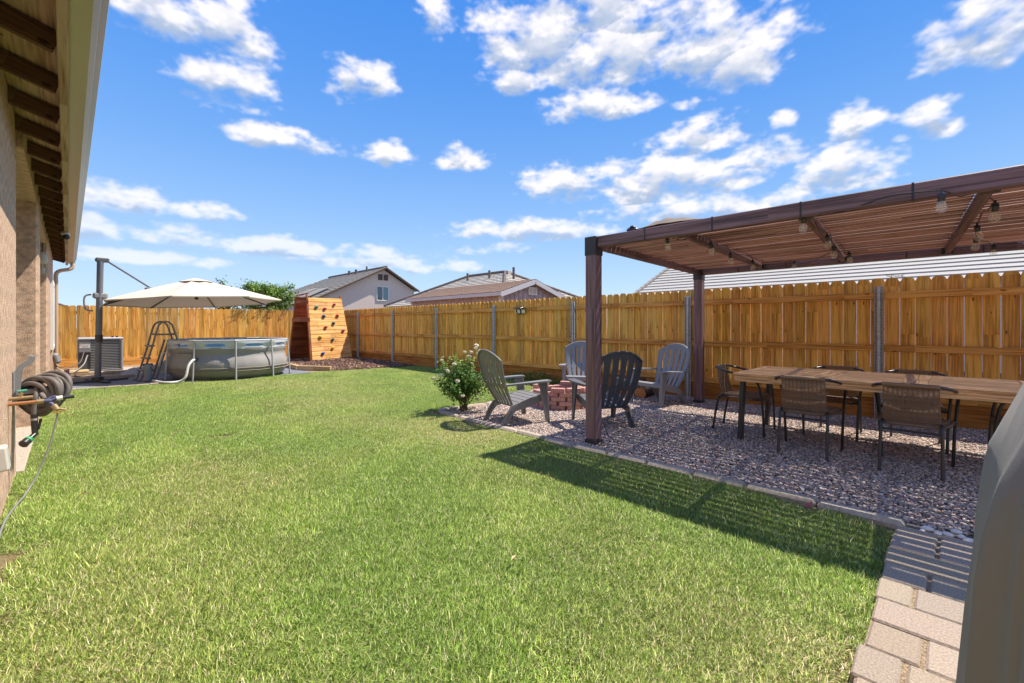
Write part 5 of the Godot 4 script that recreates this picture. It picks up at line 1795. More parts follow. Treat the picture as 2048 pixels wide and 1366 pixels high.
func dining() -> void:
	var t := thing("dining_table", "long slatted teak table on dark metal legs under the pergola", "table")
	var x0 := 4.985
	var x1 := 6.12
	var z0 := -1.66
	var z1 := 0.50
	var y := 0.713
	var brk := [z0, -0.90, -0.24, z1]
	for i in 3:
		var a: float = brk[i]
		var b: float = brk[i + 1]
		for e in [a + 0.045, b - 0.045]:
			var cb := MB.new()
			var g := rnd(0.9, 1.1)
			cb.c = Color(g, g, g)
			cb.off = Vector2(rnd(0, 9), rnd(0, 9))
			cb.bx(x0 + 0.052, y - 0.024, e - 0.043, x1 - 0.052, y, e + 0.043, 0.003)
			part("cross_board", cb, M.teak, t)
		for s in [x0 + 0.026, x1 - 0.026]:
			var ed := MB.new()
			var g := rnd(0.9, 1.1)
			ed.c = Color(g, g, g)
			ed.off = Vector2(rnd(0, 9), rnd(0, 9))
			ed.bx(s - 0.025, y - 0.024, a + 0.001, s + 0.025, y + 0.0005, b - 0.001, 0.003)
			part("edge_board", ed, M.teak, t)
		var n := 15
		for k in n:
			var xa := x0 + 0.054 + (x1 - x0 - 0.108) * k / n
			var xb := x0 + 0.054 + (x1 - x0 - 0.108) * (k + 1) / n
			var sl := MB.new()
			var g := rnd(0.8, 1.12)
			sl.c = Color(g, g * rnd(0.96, 1.02), g * rnd(0.92, 1.04))
			sl.off = Vector2(rnd(0, 9), rnd(0, 9))
			sl.bx(xa + 0.005, y - 0.02, a + 0.09, xb - 0.005, y - 0.001, b - 0.09, 0.002)
			part("slat", sl, M.teak, t)
	for s in [x0 + 0.02, x1 - 0.02]:
		var ap := MB.new()
		ap.off = Vector2(rnd(0, 9), rnd(0, 9))
		ap.bx(s - 0.012, y - 0.085, z0 + 0.02, s + 0.012, y - 0.026, z1 - 0.02, 0.003)
		part("apron", ap, M.teak, t)
	for s in [z0 + 0.02, z1 - 0.02]:
		var ap := MB.new()
		ap.off = Vector2(rnd(0, 9), rnd(0, 9))
		ap.bx(x0 + 0.034, y - 0.085, s - 0.012, x1 - 0.034, y - 0.026, s + 0.012, 0.003)
		part("apron", ap, M.teak, t)
	for q in [[x0 + 0.09, z0 + 0.05, -1.0], [x1 - 0.09, z0 + 0.05, -1.0], [x0 + 0.09, z1 - 0.05, 1.0], [x1 - 0.09, z1 - 0.05, 1.0]]:
		var lg := MB.new()
		lg.bar(V(q[0], 0.0, q[1]), V(q[0], y - 0.03, q[1] - q[2] * 0.03), 0.085, 0.04, 0.004, V(0, 0, 1))
		part("leg", lg, M.leg_metal, t)
	var grp := "wicker chairs round the teak table"
	var first := wicker_chair()
	first.position = V(5.54, 0, -1.73)
	first.rotation.y = 0.04
	tag(first, "wicker chair at the table's near end, side on beside the dark table leg", "chair", grp)
	for q in [[V(5.02, 0, -0.99), PI / 2 + 0.03, "woven wicker chair with its back to us, next to the table's left leg"],
			[V(5.04, 0, -0.24), PI / 2 - 0.02, "woven wicker chair with its back to us, nearest to the covered grill"],
			[V(6.03, 0, -0.93), -PI / 2 - 0.03, "wicker chair across the table, half hidden behind the left back facing chair"],
			[V(6.03, 0, -0.28), -PI / 2 + 0.02, "wicker chair across the table, half hidden behind the back facing chair by the grill"],
			[V(5.56, 0, 0.50), PI, "wicker chair at the table end almost hidden by the grill cover"]]:
		place_copy(first, q[0], q[1], q[2], grp)
	# covered grill at the right edge
	var gr := thing("covered_grill", "barbecue grill under a draped grey cloth cover beside the paver path", "grill", V(1.56, 0, 0.825))
	var n := 144
	var ring := func(k: int, hx: float, hz: float, rnd_: float, yy: float, fold: float) -> Array:
		var out := []
		for i in n:
			var a := TAU * i / n
			var ca := cos(a); var sa := sin(a)
			var px := signf(ca) * pow(absf(ca), rnd_) * hx
			var pz_ := signf(sa) * pow(absf(sa), rnd_) * hz
			var f := fold * (1.1 * pow(absf(sin(a * 6.5 + 0.6 + k * 0.05)), 3.0) + 0.6 * pow(absf(sin(a * 10.5 + 1.9 - k * 0.04)), 6.0) - 0.5 + nz.get_noise_2d(a * 120.0, k * 6.0) * 0.7)
			out.append(V(px, yy, pz_) * V(1, 1, 1) + V(ca, 0, sa) * f)
		return out
	var levels := []
	var ys := [0.10, 0.25, 0.40, 0.55, 0.68, 0.78, 0.85, 0.90]
	for k in ys.size():
		var f: float = 1.0 - k / 7.0
		levels.append(ring.call(k, 0.335 + 0.045 * f, 0.755 + 0.055 * f, 0.30, ys[k], 0.008 + 0.024 * f))
	# the lid: shelves at the ends lie lower than the hood in the middle
	for k in 9:
		var s := (k + 1) / 9.0
		var base: Array = ring.call(8, 0.335 * (1.0 - s * 0.9), 0.755 * (1.0 - s * 0.9), 0.30 + 0.4 * s, 0.0, 0.004)
		var row := []
		for i in n:
			var p: Vector3 = base[i]
			var hood := 0.62 + 0.38 * smoothstep(-0.80, -0.66, p.z) * (1.0 - smoothstep(0.60, 0.78, p.z))
			var round_ := 1.0 - pow(minf(absf(p.x) / 0.335, 1.0), 1.9)
			p.y = 0.935 + 0.015 * s + hood * 0.22 * round_ + 0.006 * nz.get_noise_2d(p.x * 300.0, p.z * 300.0)
			row.append(p)
		levels.append(row)
	var flat_ := []
	for l in levels:
		for i in n + 1:
			flat_.append(l[i % n])
	var cv := MB.new()
	cv.grid(flat_, n + 1, levels.size(), true)
	part("cover", cv, M.cover_cloth, gr)
	var seam := MB.new()
	var sp_ := []
	for i in n + 1:
		sp_.append(levels[8][i % n] + V(0, 0.003, 0))
	seam.tube(sp_, 0.0045, 5, false)
	part("piping", seam, M.cover_cloth, gr)
	for e in [[int(n * 0.375) + 90, 0], [int(n * 0.625), 0]]:
		var vs := MB.new()
		var vp_ := []
		for k in 9:
			vp_.append(levels[k][e[0] % n])
		vs.tube(vp_, 0.004, 5, false)
		part("seam", vs, M.cover_cloth, gr)
	var hem := MB.new()
	var hp := []
	for i in n + 1:
		hp.append(levels[0][i % n])
	hem.tube(hp, 0.006, 5, false)
	part("hem", hem, M.cover_cloth, gr)
	for q in [[-0.28, -0.66], [0.28, -0.66], [-0.28, 0.66], [0.28, 0.66]]:
		var lg := MB.new()
		lg.tube([V(q[0], 0.0, q[1]), V(q[0], 0.5, q[1])], 0.025, 8)
		part("leg", lg, M.black_metal, gr)

# ---------------------------------------------------------------- plants
func leaf(mb: MB, at: Vector3, dir: Vector3, up: Vector3, l: float, w: float, fold := 0.25) -> void:
	var s := dir.cross(up)
	if s.length() < 0.05:
		s = dir.cross(Vector3.RIGHT)
	s = s.normalized()
	var nn := s.cross(dir).normalized()
	var tip := at + dir * l - nn * l * 0.15
	var mid := at + dir * l * 0.45
	var a := mid + s * w + nn * w * fold
	var b := mid - s * w + nn * w * fold
	var m2 := mid + dir * l * 0.02
	mb.tri(at, a, m2); mb.tri(a, tip, m2)
	mb.tri(at, m2, b); mb.tri(m2, tip, b)

func rdir() -> Vector3:
	return V(rng.randfn(), rng.randfn(), rng.randfn()).normalized()

func bloom_mesh(k: int) -> ArrayMesh:
	var mb := MB.new()
	for layer in 4:
		var n := 7 - layer
		for i in n:
			var a := TAU * (i + 0.5 * layer) / n + k
			var tilt := 0.55 + layer * 0.30
			var o := V(sin(a), 0, cos(a))
			var r := 0.046 - layer * 0.007
			var g := rnd(0.9, 1.05)
			mb.c = Color(g, g * (1.0 - 0.02 * layer), g * (1.0 - 0.07 * layer))
			var sd := V(cos(a), 0, -sin(a))
			var base := o * 0.004 + V(0, 0.004 * layer, 0)
			var mid := o * r * 0.62 * cos(tilt * 0.6) + V(0, 0.007 * layer + r * 0.75 * sin(tilt) + 0.006, 0)
			var tip := o * r * cos(tilt * 0.5) + V(0, 0.007 * layer + r * 1.15 * sin(tilt), 0)
			mb.quad(base - sd * 0.006, base + sd * 0.006, mid + sd * r * 0.55, mid - sd * r * 0.55)
			mb.quad(mid - sd * r * 0.55, mid + sd * r * 0.55, tip + sd * r * 0.34, tip - sd * r * 0.34)
	return mb.mesh()

func plants() -> void:
	# rose bush
	var rb := thing("rose_bush", "bushy white rose in bloom at the corner of the gravel bed", "rose bush", V(3.97, 0, -4.92))
	var st := MB.new()
	var lf := MB.new()
	var tips := []
	for i in 30:
		var a := rnd(0, TAU)
		var reach := rnd(0.10, 0.54)
		var hgt := rnd(0.50, 0.88) - reach * 0.40
		var p0 := V(rnd(-0.05, 0.05), 0, rnd(-0.05, 0.05))
		var p1 := V(sin(a) * reach * 0.35, hgt * 0.5, cos(a) * reach * 0.35)
		var p2 := V(sin(a) * reach, hgt, cos(a) * reach)
		var path := smooth([p0, p1, p2], 5)
		st.c = Color(1, 1, 1).lerp(Color(0.8, 1.6, 0.9), rnd(0, 1))
		st.tube(path, rnd(0.004, 0.0075), 5, false)
		tips.append(p2)
		for k in 75:
			var t := pow(rnd(0.30, 1.0), 0.55)
			var p: Vector3 = path[int(t * (path.size() - 1))] + rdir() * rnd(0.01, 0.115)
			var d := (V(sin(a), 0.1, cos(a)) + rdir() * 1.1).normalized()
			for q in 3:
				var g := rnd(0.55, 1.25)
				var young := smoothstep(0.55, 0.8, p.y) * rnd(0.0, 1.0)
				lf.c = Color(0.12, 0.24, 0.045).lerp(Color(0.40, 0.55, 0.09), young) * g
				leaf(lf, p + rdir() * 0.012, (d + rdir() * 0.7).normalized(), (Vector3.UP + rdir() * 0.6).normalized(), rnd(0.024, 0.042), rnd(0.008, 0.014))
	part("stem", st, M.stem, rb)
	var fo := part("foliage", lf, M.leaf, rb)
	fo.set_meta("kind", "stuff")
	var bl := [bloom_mesh(0), bloom_mesh(1), bloom_mesh(2)]
	var spots := [V(-0.42, 0.52, 0.02), V(-0.30, 0.72, -0.1), V(-0.34, 0.58, 0.05), V(0.02, 0.83, -0.02), V(0.12, 0.82, 0.0), V(0.20, 0.87, 0.05), V(0.24, 0.84, 0.1), V(0.23, 0.90, 0.0), V(0.34, 0.73, 0.12), V(0.37, 0.70, 0.16), V(0.03, 0.66, 0.12), V(-0.22, 0.45, 0.12), V(-0.20, 0.26, 0.22), V(0.10, 0.23, 0.20), V(0.04, 0.17, 0.22), V(-0.52, 0.50, 0.0), V(-0.24, 0.66, 0.1), V(0.0, 0.74, 0.1), V(0.16, 0.80, 0.08), V(0.40, 0.55, 0.10), V(0.36, 0.34, 0.2), V(0.13, 0.45, 0.2)]
	for p: Vector3 in spots:
		var o := put_mesh("bloom", bl[rng.randi() % 3], M.petal, rb)
		o.position = p + rdir() * 0.015
		o.rotation = V(rnd(-0.7, 0.9), rnd(0, 6), rnd(-0.7, 0.7))
		o.scale = Vector3.ONE * rnd(0.6, 0.95)
	# low green weeds by the fence
	var wd := thing("weed_clump", "low bright green weeds growing at the foot of the long fence", "weeds", V(7.12, 0, -6.45))
	var wl := MB.new()
	for i in 900:
		var u := rnd(-1, 1)
		var w := rnd(-1, 1)
		var hh := 0.26 * (1.0 - absf(w) * 0.6) * (0.55 + 0.45 * nz.get_noise_2d(w * 200.0, u * 60.0) + 0.3)
		var p := V(u * 0.2, rnd(0.01, maxf(hh, 0.05)), w * 0.75)
		var g := rnd(0.5, 1.2)
		wl.c = Color(0.08, 0.20, 0.025) * g
		leaf(wl, p, (rdir() + V(0, 0.5, 0)).normalized(), Vector3.UP, rnd(0.025, 0.06), rnd(0.008, 0.02))
	part("foliage", wl, M.leaf, wd).set_meta("kind", "stuff")
	var ws := MB.new()
	for i in 26:
		var p := V(rnd(-0.15, 0.15), 0, rnd(-0.7, 0.7))
		ws.tube([p, p + V(rnd(-0.05, 0.05), rnd(0.1, 0.25), rnd(-0.05, 0.05))], 0.003, 4, false)
	part("stem", ws, M.stem, wd)
	tree("leafy_tree", "green leafy tree beyond the back fence beside the climbing frame", V(7.7, 0, -26.5), 4.6, 1.5, 9500, Color(0.17, 0.30, 0.05), 3)
	tree("leafy_tree", "treetop just showing above the cream umbrella", V(6.1, 0, -28.0), 4.5, 0.8, 2200, Color(0.13, 0.24, 0.05), 4)
	# dry vine over the back fence
	var dv := thing("dry_vine", "dry brown vine hanging over the back fence above the pool", "vine", V(5.0, 1.80, -17.98))
	var vm := MB.new()
	for i in 40:
		var x := rnd(-0.95, 0.95)
		var l := rnd(0.08, 0.42) * (0.5 + 0.5 * absf(sin(x * 5.0)))
		vm.c = Color(rnd(0.7, 1.8), rnd(0.7, 1.5), rnd(0.5, 0.9))
		vm.tube(smooth([V(x, 0.02, -0.03), V(x + rnd(-0.05, 0.05), 0.05, 0.02), V(x - rnd(0.0, 0.12), -l * 0.5, 0.035), V(x - rnd(0.05, 0.2), -l, 0.03)], 4), 0.006, 4, false)
	part("stem", vm, M.stem, dv)
	# pink flowers showing over the fence before the shed
	var pf := thing("flowering_shrub", "sprig of pink flowers just above the fence before the lilac shed", "shrub", V(8.3, 0, -6.95))
	var pm := MB.new()
	for i in 8:
		pm.tube(smooth([V(rnd(-0.1, 0.1), 0, rnd(-0.1, 0.1)), V(rnd(-0.2, 0.2), 1.0, rnd(-0.2, 0.2)), V(rnd(-0.3, 0.3), rnd(1.6, 1.86), rnd(-0.35, 0.35))], 4), 0.008, 5, false)
	part("stem", pm, M.stem, pf)
	var pl := MB.new()
	for i in 420:
		var p := V(rng.randfn() * 0.2, rnd(0.9, 1.84), rng.randfn() * 0.22)
		pl.c = Color(0.07, 0.14, 0.03) if p.y < 1.78 or i % 4 == 0 else Color(0.62, 0.30, 0.30) * rnd(0.7, 1.2)
		leaf(pl, p, rdir(), Vector3.UP, rnd(0.03, 0.055), rnd(0.012, 0.02))
	part("foliage", pl, M.leaf, pf).set_meta("kind", "stuff")
	# straw caught on the fence top
	var sw := MB.new()
	sw.c = Color(5.0, 4.0, 2.4)
	for i in 26:
		var p := V(7.47, 1.83 + rnd(0, 0.02), -0.50 + rnd(-0.09, 0.09))
		sw.tube([p, p + V(rnd(-0.02, 0.02), rnd(-0.02, 0.03), rnd(-0.05, 0.05))], 0.0022, 4, false)
	tag(part("straw_tuft", sw, M.stem, self), "wisp of dry straw caught on the fence top behind the table", "straw")

func tree(called: String, label: String, at: Vector3, height: float, radius: float, leaves: int, tint: Color, seed_: int) -> void:
	var t := thing(called, label, "tree", at)
	var tr := MB.new()
	tr.tube(smooth([V(0, 0, 0), V(0.05, height * 0.25, 0.02), V(0.0, height * 0.45, 0.0), V(0.05, height * 0.6, 0)], 5), 0.09, 9, false, [])
	var ends := []
	for i in 26:
		var a := rnd(0, TAU)
		var y0 := height * rnd(0.3, 0.7)
		var e := V(sin(a), 0, cos(a)) * radius * sqrt(rnd(0.15, 1.0))
		e.y = clampf(y0 + rnd(0.1, 1.2), height * 0.35, height * (1.0 - 0.30 * e.length() / radius) - 0.05)
		tr.tube(smooth([V(0.03, y0, 0), V(e.x * 0.5, lerpf(y0, e.y, 0.35), e.z * 0.5), e], 4), 0.022, 5, false)
		ends.append([V(0.03, y0, 0), e])
	part("trunk", tr, M.bark, t)
	var lf := MB.new()
	for i in leaves:
		var q: Array = ends[rng.randi() % ends.size()]
		var f := pow(rnd(0.1, 1.0), 0.5)
		var p: Vector3 = (q[0] as Vector3).lerp(q[1], f) + rdir() * rnd(0.02, 0.40)
		if nz.get_noise_3d(p.x * 70.0, p.y * 70.0, p.z * 70.0 + seed_ * 100.0) < -0.28:
			continue
		var g := rnd(0.45, 1.5)
		lf.c = Color(tint.r * g * rnd(0.8, 1.4), tint.g * g, tint.b * g)
		leaf(lf, p, (rdir() + V(0, -0.2, 0)).normalized(), Vector3.UP, rnd(0.09, 0.16), rnd(0.03, 0.05))
	part("crown", lf, M.leaf, t).set_meta("kind", "stuff")

# ---------------------------------------------------------------- tap, hose and pipes on the near wall
func wall_fittings() -> void:
	var tp := thing("garden_tap", "copper tap pipe with brass valves sticking out of the near house wall", "tap", V(-0.30, 0.656, -4.72))
	var mb := MB.new()
	mb.tube([V(-0.02, 0, 0), V(0.15, 0.003, 0)], 0.0135, 10)
	part("pipe", mb, M.copper, tp)
	mb = MB.new()
	mb.tube([V(0.14, 0.003, 0), V(0.175, 0.003, 0)], 0.0185, 8)
	mb.tube([V(-0.005, 0.03, -0.06), V(0.12, 0.034, -0.06)], 0.013, 9)
	mb.tube([V(0.055, 0.03, -0.06), V(0.065, 0.075, -0.065)], 0.012, 8)
	part("fitting", mb, M.brass, tp)
	mb = MB.new()
	mb.c = Color(0.06, 0.30, 0.20)
	mb.tube([V(0.045, 0.08, -0.065), V(0.09, 0.083, -0.065)], 0.011, 8)
	part("green_handle", mb, M.plain, tp)
	mb = MB.new()
	mb.c = Color(0.06, 0.07, 0.14)
	mb.tube([V(0.175, 0.003, 0), V(0.215, 0.0, 0.0)], 0.017, 9)
	mb.tube([V(0.2, 0.0, 0), V(0.245, 0.018, -0.01)], 0.013, 8)
	mb.tube([V(0.195, 0.0, 0), V(0.24, -0.05, 0.02)], 0.014, 8)
	mb.tube(smooth([V(0.195, 0.012, -0.01), V(0.22, 0.028, -0.02), V(0.25, 0.022, -0.02)], 4), 0.01, 6)
	part("splitter", mb, M.plain, tp)
	mb = MB.new()
	mb.c = Color(0.75, 0.73, 0.72)
	mb.tube([V(0.24, 0.014, -0.008), V(0.272, 0.018, -0.01)], 0.0165, 10)
	part("hose_collar", mb, M.plain, tp)
	mb = MB.new()
	mb.c = Color(0.03, 0.035, 0.05)
	mb.tube([V(0.27, 0.018, -0.01), V(0.335, 0.02, -0.012)], 0.0135, 10)
	part("hose_end", mb, M.plain, tp)
	mb = MB.new()
	mb.tube([V(0.225, -0.03, 0.012), V(0.245, -0.066, 0.022)], 0.019, 9)
	mb.tube([V(0.24, -0.055, 0.02), V(0.29, -0.072, 0.03)], 0.010, 8, true, [1.0, 0.7])
	part("timer_valve", mb, M.brass, tp)
	mb = MB.new()
	mb.c = Color(0.85, 0.45, 0.03)
	mb.bx(0.222, -0.088, 0.01, 0.270, -0.078, 0.03, 0.003)
	part("orange_clip", mb, M.plain, tp)
	var dt := MB.new()
	dt.c = Color(0.22, 0.22, 0.23)
	dt.tube(smooth([V(-0.054, 0.585, -4.70), V(-0.06, 0.52, -4.70), V(-0.095, 0.34, -4.68), V(-0.15, 0.16, -4.64), V(-0.205, 0.05, -4.55), V(-0.24, 0.035, -4.35), V(-0.268, 0.035, -4.05), V(-0.272, 0.035, -3.7), V(-0.27, 0.035, -3.0)], 6), 0.0055, 7)
	tag(part("drip_tube", dt, M.plain, self), "thin grey tube hanging from the tap to the lawn along the near wall", "tube")
	# hanger: a bent grey strap with a saddle for the hose
	var hg := thing("hose_hanger", "grey bent metal hose hanger screwed to the near house wall", "hanger", V(-0.30, 0, -5.12))
	var strap := func(pts: Array, w: float) -> MB:
		var m := MB.new()
		var half := []
		for p in pts:
			half.append(V(0, 0, -w))
		strip(m, pts, half, 0.034)
		return m
	var curve := smooth([V(0.026, 0.64, 0), V(0.026, 0.70, 0), V(0.028, 0.80, 0), V(0.032, 0.865, 0), V(0.05, 0.90, 0), V(0.08, 0.922, 0), V(0.098, 0.945, 0), V(0.104, 0.975, 0)], 5)
	part("strap", strap.call(curve, 0.045), M.plastic_grey, hg)
	part("saddle", strap.call([V(0.02, 0.70, 0), V(0.15, 0.705, 0), V(0.25, 0.73, 0)], 0.06), M.plastic_grey, hg)
	mb = MB.new()
	mb.bx(0.0, 0.60, -0.05, 0.014, 0.86, 0.05, 0.004)
	part("wall_plate", mb, M.plastic_grey, hg)
	# hose: loops lying over the saddle, leaning against each other
	var hs := thing("garden_hose", "grey brown garden hose looped in a coil on the wall hanger", "hose", V(-0.30, 0, -5.12))
	var pts := []
	var loops := 13
	for k in loops * 18 + 1:
		var t := k / 18.0
		var i := t / loops
		var a := TAU * t
		var rr := 0.124 + 0.014 * sin(i * 23.0)
		var lx := 0.065 + 0.17 * fposmod(i * 1.9, 1.0) + 0.05 * cos(a + 0.4)
		var lean := 0.95 + 0.16 * sin(i * 9.0)
		var q := V(lx - 0.16 + 0.010 * sin(t * 2.7), cos(a) * rr * (0.85 if cos(a) > 0.0 else 1.0) + 0.012 * sin(t * 4.0), sin(a) * (0.14 + 0.02 * cos(i * 31.0)) + 0.02 * cos(t * 1.3))
		pts.append(V(0.168, 0.695, 0.0) + Basis(Vector3.BACK, 0.42 + 0.2 * sin(i * 14.0)) * Basis(Vector3.UP, lean) * q)
	mb = MB.new()
	mb.tube(smooth(pts, 2), 0.018, 9)
	part("coil", mb, M.rubber_hose, hs)
	mb = MB.new()
	mb.tube(smooth([pts[-1], V(0.13, 0.70, 0.12), V(0.12, 0.60, 0.14), V(0.118, 0.535, 0.145)], 5), 0.0165, 9)
	part("tail", mb, M.rubber_hose, hs)
	var nzl := thing("spray_nozzle", "black spray nozzle with green ring hanging below the coiled hose", "nozzle", V(-0.182, 0.535, -4.975))
	mb = MB.new()
	mb.tube([V(0, 0.0, 0), V(0.0, -0.035, 0.0)], 0.021, 10)
	mb.tube([V(0, -0.035, 0), V(0.004, -0.15, 0.005)], 0.021, 10, true, [1.0, 0.85])
	part("grip", mb, M.black_metal, nzl)
	mb = MB.new()
	mb.c = Color(0.4, 0.38, 0.37)
	mb.tube([V(0, -0.03, 0), V(0.0, -0.045, 0.0)], 0.0225, 10)
	part("collar", mb, M.plain, nzl)
	mb = MB.new()
	mb.tube([V(0.035, -0.04, 0), V(0.022, -0.12, 0.01)], 0.009, 8, true, [1.0, 0.7])
	part("trigger", mb, M.black_metal, nzl)
	mb = MB.new()
	mb.tube([V(0.01, -0.145, 0.0), V(-0.02, -0.175, 0.035)], 0.017, 9, true, [1.0, 1.1])
	mb.tube([V(-0.022, -0.177, 0.038), V(-0.052, -0.203, 0.085)], 0.030, 12, true, [0.75, 1.0])
	part("head", mb, M.black_metal, nzl)
	mb = MB.new()
	mb.c = Color(0.02, 0.30, 0.12)
	mb.tube([V(-0.0225, -0.1775, 0.0385), V(-0.034, -0.187, 0.057)], 0.0305, 12, true, [0.82, 0.93])
	part("green_ring", mb, M.plain, nzl)

func small_things() -> void:
	# white stones where path meets gravel
	var where := ["largest white stone at the tip of the path by the kerb end", "white stone on the gravel's edge just right of the largest", "flat white stone between path and gravel, third from the kerb", "white stone half sunk in gravel above the path joint", "small white stone touching the first paver", "white stone beside the grill cover at the gravel's edge", "rounded white stone right of the paver joint", "small white stone next to the grill cover"]
	var at := [[3.535, -0.105, 0.030], [3.50, -0.06, 0.024], [3.52, -0.02, 0.026], [3.60, 0.015, 0.026], [3.485, -0.125, 0.015], [3.50, 0.06, 0.026], [3.535, 0.035, 0.022], [3.49, 0.10, 0.02]]
	var st := MB.new()
	st.c = Color(0.72, 0.70, 0.70)
	st.ball(Transform3D(), 8, 12, 0.05, nz, 3.0)
	var sm := st.mesh()
	for i in where.size():
		var o := put_mesh("white_stone", sm, M.pebble, self)
		o.transform = T(V(at[i][0], 0.028, at[i][1]), Basis(Vector3.UP, rnd(0, 6)) * Basis().scaled(V(at[i][2] * 2.0, at[i][2] * 1.1, at[i][2] * 1.5)))
		tag(o, where[i], "stone", "white stones where path meets gravel")
	var lf := MB.new()
	lf.c = Color(0.50, 0.10, 0.12)
	var pts := []
	for j in 7:
		for i in 9:
			var u := i / 4.0 - 1.0
			var w := j / 3.0 - 1.0
			pts.append(V(3.37 + u * 0.034 + w * 0.01, 0.055 + 0.016 * (1.0 - u * u) + 0.008 * sin(w * 2.0 + u), -0.655 + w * 0.018 * sqrt(maxf(0.02, 1.0 - u * u))))
	lf.grid(pts, 9, 7, true)
	tag(part("red_leaf", lf, M.leaf, self), "small curled red leaf lying in the shaded grass near the kerb", "leaf")
	# leaves lying in the grass
	var tl := ["small brown dry leaf on the grass below the drip tube", "pale dry leaf on the lawn in the open middle"]
	var ta := [V(0.05, 0.05, -4.25), V(1.55, 0.05, -1.55)]
	for i in 2:
		var mb := MB.new()
		mb.c = Color(0.20, 0.09, 0.04) if i == 0 else Color(0.55, 0.42, 0.25)
		leaf(mb, ta[i], V(0.9, 0.1, -0.3).normalized(), Vector3.UP, 0.06, 0.009, 0.5)
		tag(part("dry_leaf", mb, M.leaf, self), tl[i], "leaf", "dry leaves on the lawn")

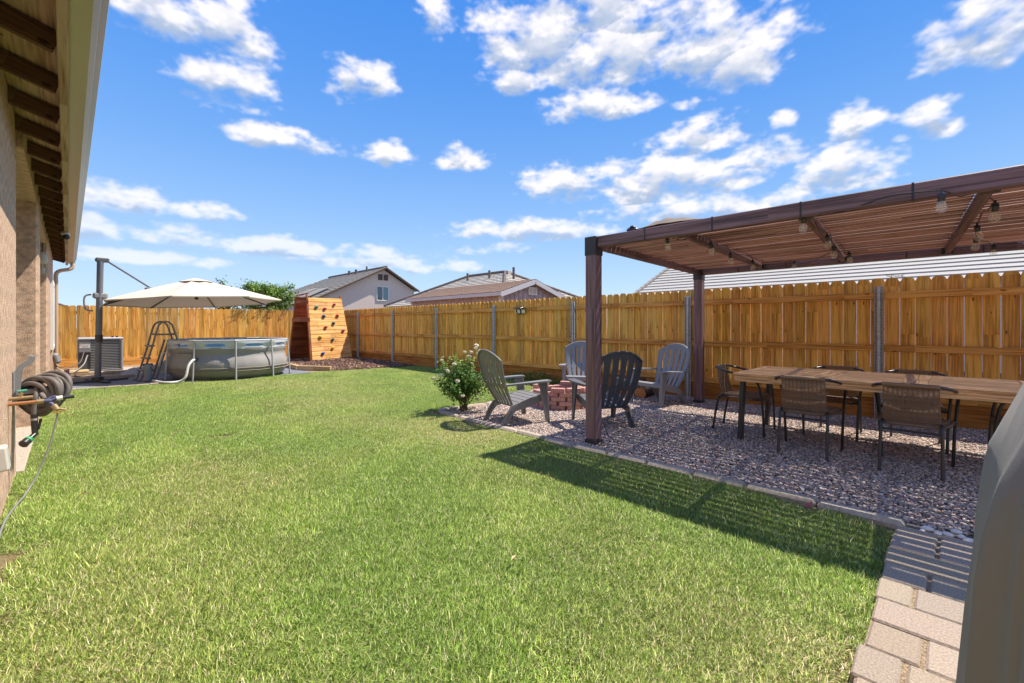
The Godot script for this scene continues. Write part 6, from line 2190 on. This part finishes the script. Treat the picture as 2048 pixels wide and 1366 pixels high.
# ---------------------------------------------------------------- lawn, gravel, bark
func lawn() -> void:
	# pebbles
	var pb := MB.new()
	pb.ball(Transform3D(), 6, 9, 0.06, nz, 9.0)
	var where := []
	var tints := []
	for i in 150000:
		var x := rnd(3.66, 7.43)
		var z := rnd(-5.8, 1.3)
		if not in_gravel(x, z):
			continue
		if z > -0.2 and x < 3.62: continue
		var s := rnd(0.010, 0.0205) * (1.35 if i % 17 == 0 else 1.0)
		var b := Basis.from_euler(V(rnd(-0.5, 0.5), rnd(0, TAU), rnd(-0.5, 0.5))) * Basis().scaled(V(s * rnd(0.9, 1.4), s * rnd(0.5, 0.85), s))
		where.append(T(V(x, rnd(-0.002, 0.012) + 0.012 * nz.get_noise_2d(x * 60.0, z * 60.0), z), b))
		var k := rnd(0, 1)
		var g := rnd(0.55, 1.25)
		var c := Color(0.43, 0.36, 0.345)
		if k < 0.30: c = Color(0.60, 0.475, 0.39)
		elif k < 0.48: c = Color(0.27, 0.235, 0.23)
		elif k < 0.62: c = Color(0.53, 0.36, 0.30)
		elif k < 0.665: c = Color(0.75, 0.68, 0.60)
		tints.append(c * g)
	scatter("gravel", pb.mesh(), M.pebble, where, tints, "mixed grey and tan river pebbles covering the bed by the fence", "gravel")
	# bark
	var bc := MB.new()
	bc.box(Transform3D(), V(1.0, 0.25, 0.5), 0.1)
	where = []
	tints = []
	for i in 22000:
		var x := rnd(4.5, 7.42)
		var z := rnd(-17.8, -11.55)
		if x < 4.62 + (0.3 if z > -12.3 else 0.0) or (z > -11.72 and x < 5.6): continue
		var s := rnd(0.025, 0.06)
		var hump := 0.10 * exp(-pow((x - 6.4) / 1.2, 2.0) - pow((z + 14.0) / 1.6, 2.0))
		where.append(T(V(x, rnd(0.015, 0.045) + hump * rnd(0.3, 1.0), z), Basis.from_euler(V(rnd(-0.6, 0.6), rnd(0, TAU), rnd(-0.6, 0.6))) * Basis().scaled(V(s, s * 0.7, s))))
		var g := rnd(0.4, 1.5)
		var c := Color(0.16, 0.085, 0.062)
		if rnd(0, 1) < 0.22: c = Color(0.40, 0.27, 0.19)
		tints.append(c * g)
	scatter("bark_mulch", bc.mesh(), M.bark_chip, where, tints, "red brown bark chips spread under the climbing frame", "bark mulch")
	# grass: one patch of blades, set down many times
	var gp := MB.new()
	for i in 2300:
		var a := rnd(0, TAU)
		var r := 0.17 * sqrt(rnd(0, 1))
		var p := V(sin(a) * r, -0.004, cos(a) * r)
		var l := rnd(0.018, 0.042)
		if i % 41 == 0: l = rnd(0.05, 0.075)
		var w := rnd(0.0007, 0.0014)
		var d := rdir(); d.y = 0.0; d = d.normalized()
		var lean := rnd(0.45, 1.6)
		if i % 3 == 0: lean = rnd(1.2, 2.2)
		var sd := V(-d.z, 0, d.x).rotated(Vector3.UP, rnd(-0.8, 0.8)) * w
		var k := rnd(0, 1)
		var g := rnd(0.5, 1.4)
		var c := Color(0.30, 0.445, 0.085)
		if k < 0.22: c = Color(0.50, 0.63, 0.155)
		elif k < 0.42: c = Color(0.14, 0.28, 0.04)
		elif k < 0.55: c = Color(0.70, 0.66, 0.35)
		elif k < 0.59: c = Color(0.84, 0.76, 0.48)
		c = c * g
		var m1 := p + V(0, l * 0.5, 0).lerp(d * l * 0.5, clampf(lean * 0.35, 0, 0.8))
		var up2 := V(0, cos(lean), 0) + d * sin(lean)
		var tip := m1 + up2 * l * 0.5
		gp.c = c
		var nn := (Vector3.UP * 0.8 - d * 0.25 * (1.0 if lean < 1.0 else -0.5) + rdir() * 0.75).normalized()
		var i0 := gp.vert(p - sd, nn); var i1 := gp.vert(p + sd, nn)
		gp.c = c
		var i2 := gp.vert(m1 + sd * 0.9, nn); var i3 := gp.vert(m1 - sd * 0.9, nn); var i4 := gp.vert(tip, nn)
		if sd.cross(m1 - p).dot(nn) >= 0.0:
			gp.itri(i0, i1, i2); gp.itri(i0, i2, i3); gp.itri(i3, i2, i4)
		else:
			gp.itri(i0, i2, i1); gp.itri(i0, i3, i2); gp.itri(i3, i4, i2)
	where = []
	tints = []
	var dry := fnl(41, 0.35, 3)
	var var2 := fnl(42, 1.3, 3)
	for i in 8000:
		var x := rnd(-0.26, 7.42)
		var z := rnd(-11.66, 1.4)
		var far := sqrt(x * x + z * z)
		if x > 3.48 and z > -5.32 - maxf(0.0, x - 4.5) * 0.235: continue
		if x > 0.6 and z > -0.275: continue
		if z > 0.6: continue
		if x > 3.44 and z > -5.2: x = 3.44
		if rnd(0.0, 0.9) < exp(-pow((x - 1.93) / 0.17, 2.0) - pow((z + 0.27) / 0.13, 2.0)): continue
		var dr := dry.get_noise_2d(x, z)
		var v := var2.get_noise_2d(x, z)
		var sc := rnd(0.7, 1.2) * (1.0 + 0.45 * v)
		# worn, drier turf by the gravel corner
		var worn := exp(-pow((x - 3.1) / 0.5, 2.0) - pow((z + 4.0) / 0.7, 2.0)) + 0.9 * exp(-pow((x - 1.95) / 0.28, 2.0) - pow((z + 0.36) / 0.10, 2.0))
		sc *= 1.0 - 0.4 * worn
		where.append(T(V(x, -0.002, z), Basis(Vector3.UP, rnd(0, TAU)) * Basis().scaled(V(1.0, sc, 1.0))))
		var g := 1.0 + 0.34 * v + 0.25 * var2.get_noise_2d(x * 3.1 + 50.0, z * 3.1) + rnd(-0.08, 0.08)
		var t := Color(g, g, g).lerp(Color(1.32, 1.08, 1.5), clampf(smoothstep(0.0, 0.45, dr) * 0.55 + worn, 0.0, 1.0))
		t = t.lerp(Color(0.78, 0.92, 0.8), smoothstep(0.05, 0.4, -dr) * 0.5)
		tints.append(t)
	scatter("grass", gp.mesh(), M.grass, where, tints, "mown green lawn with straw coloured patches", "grass")
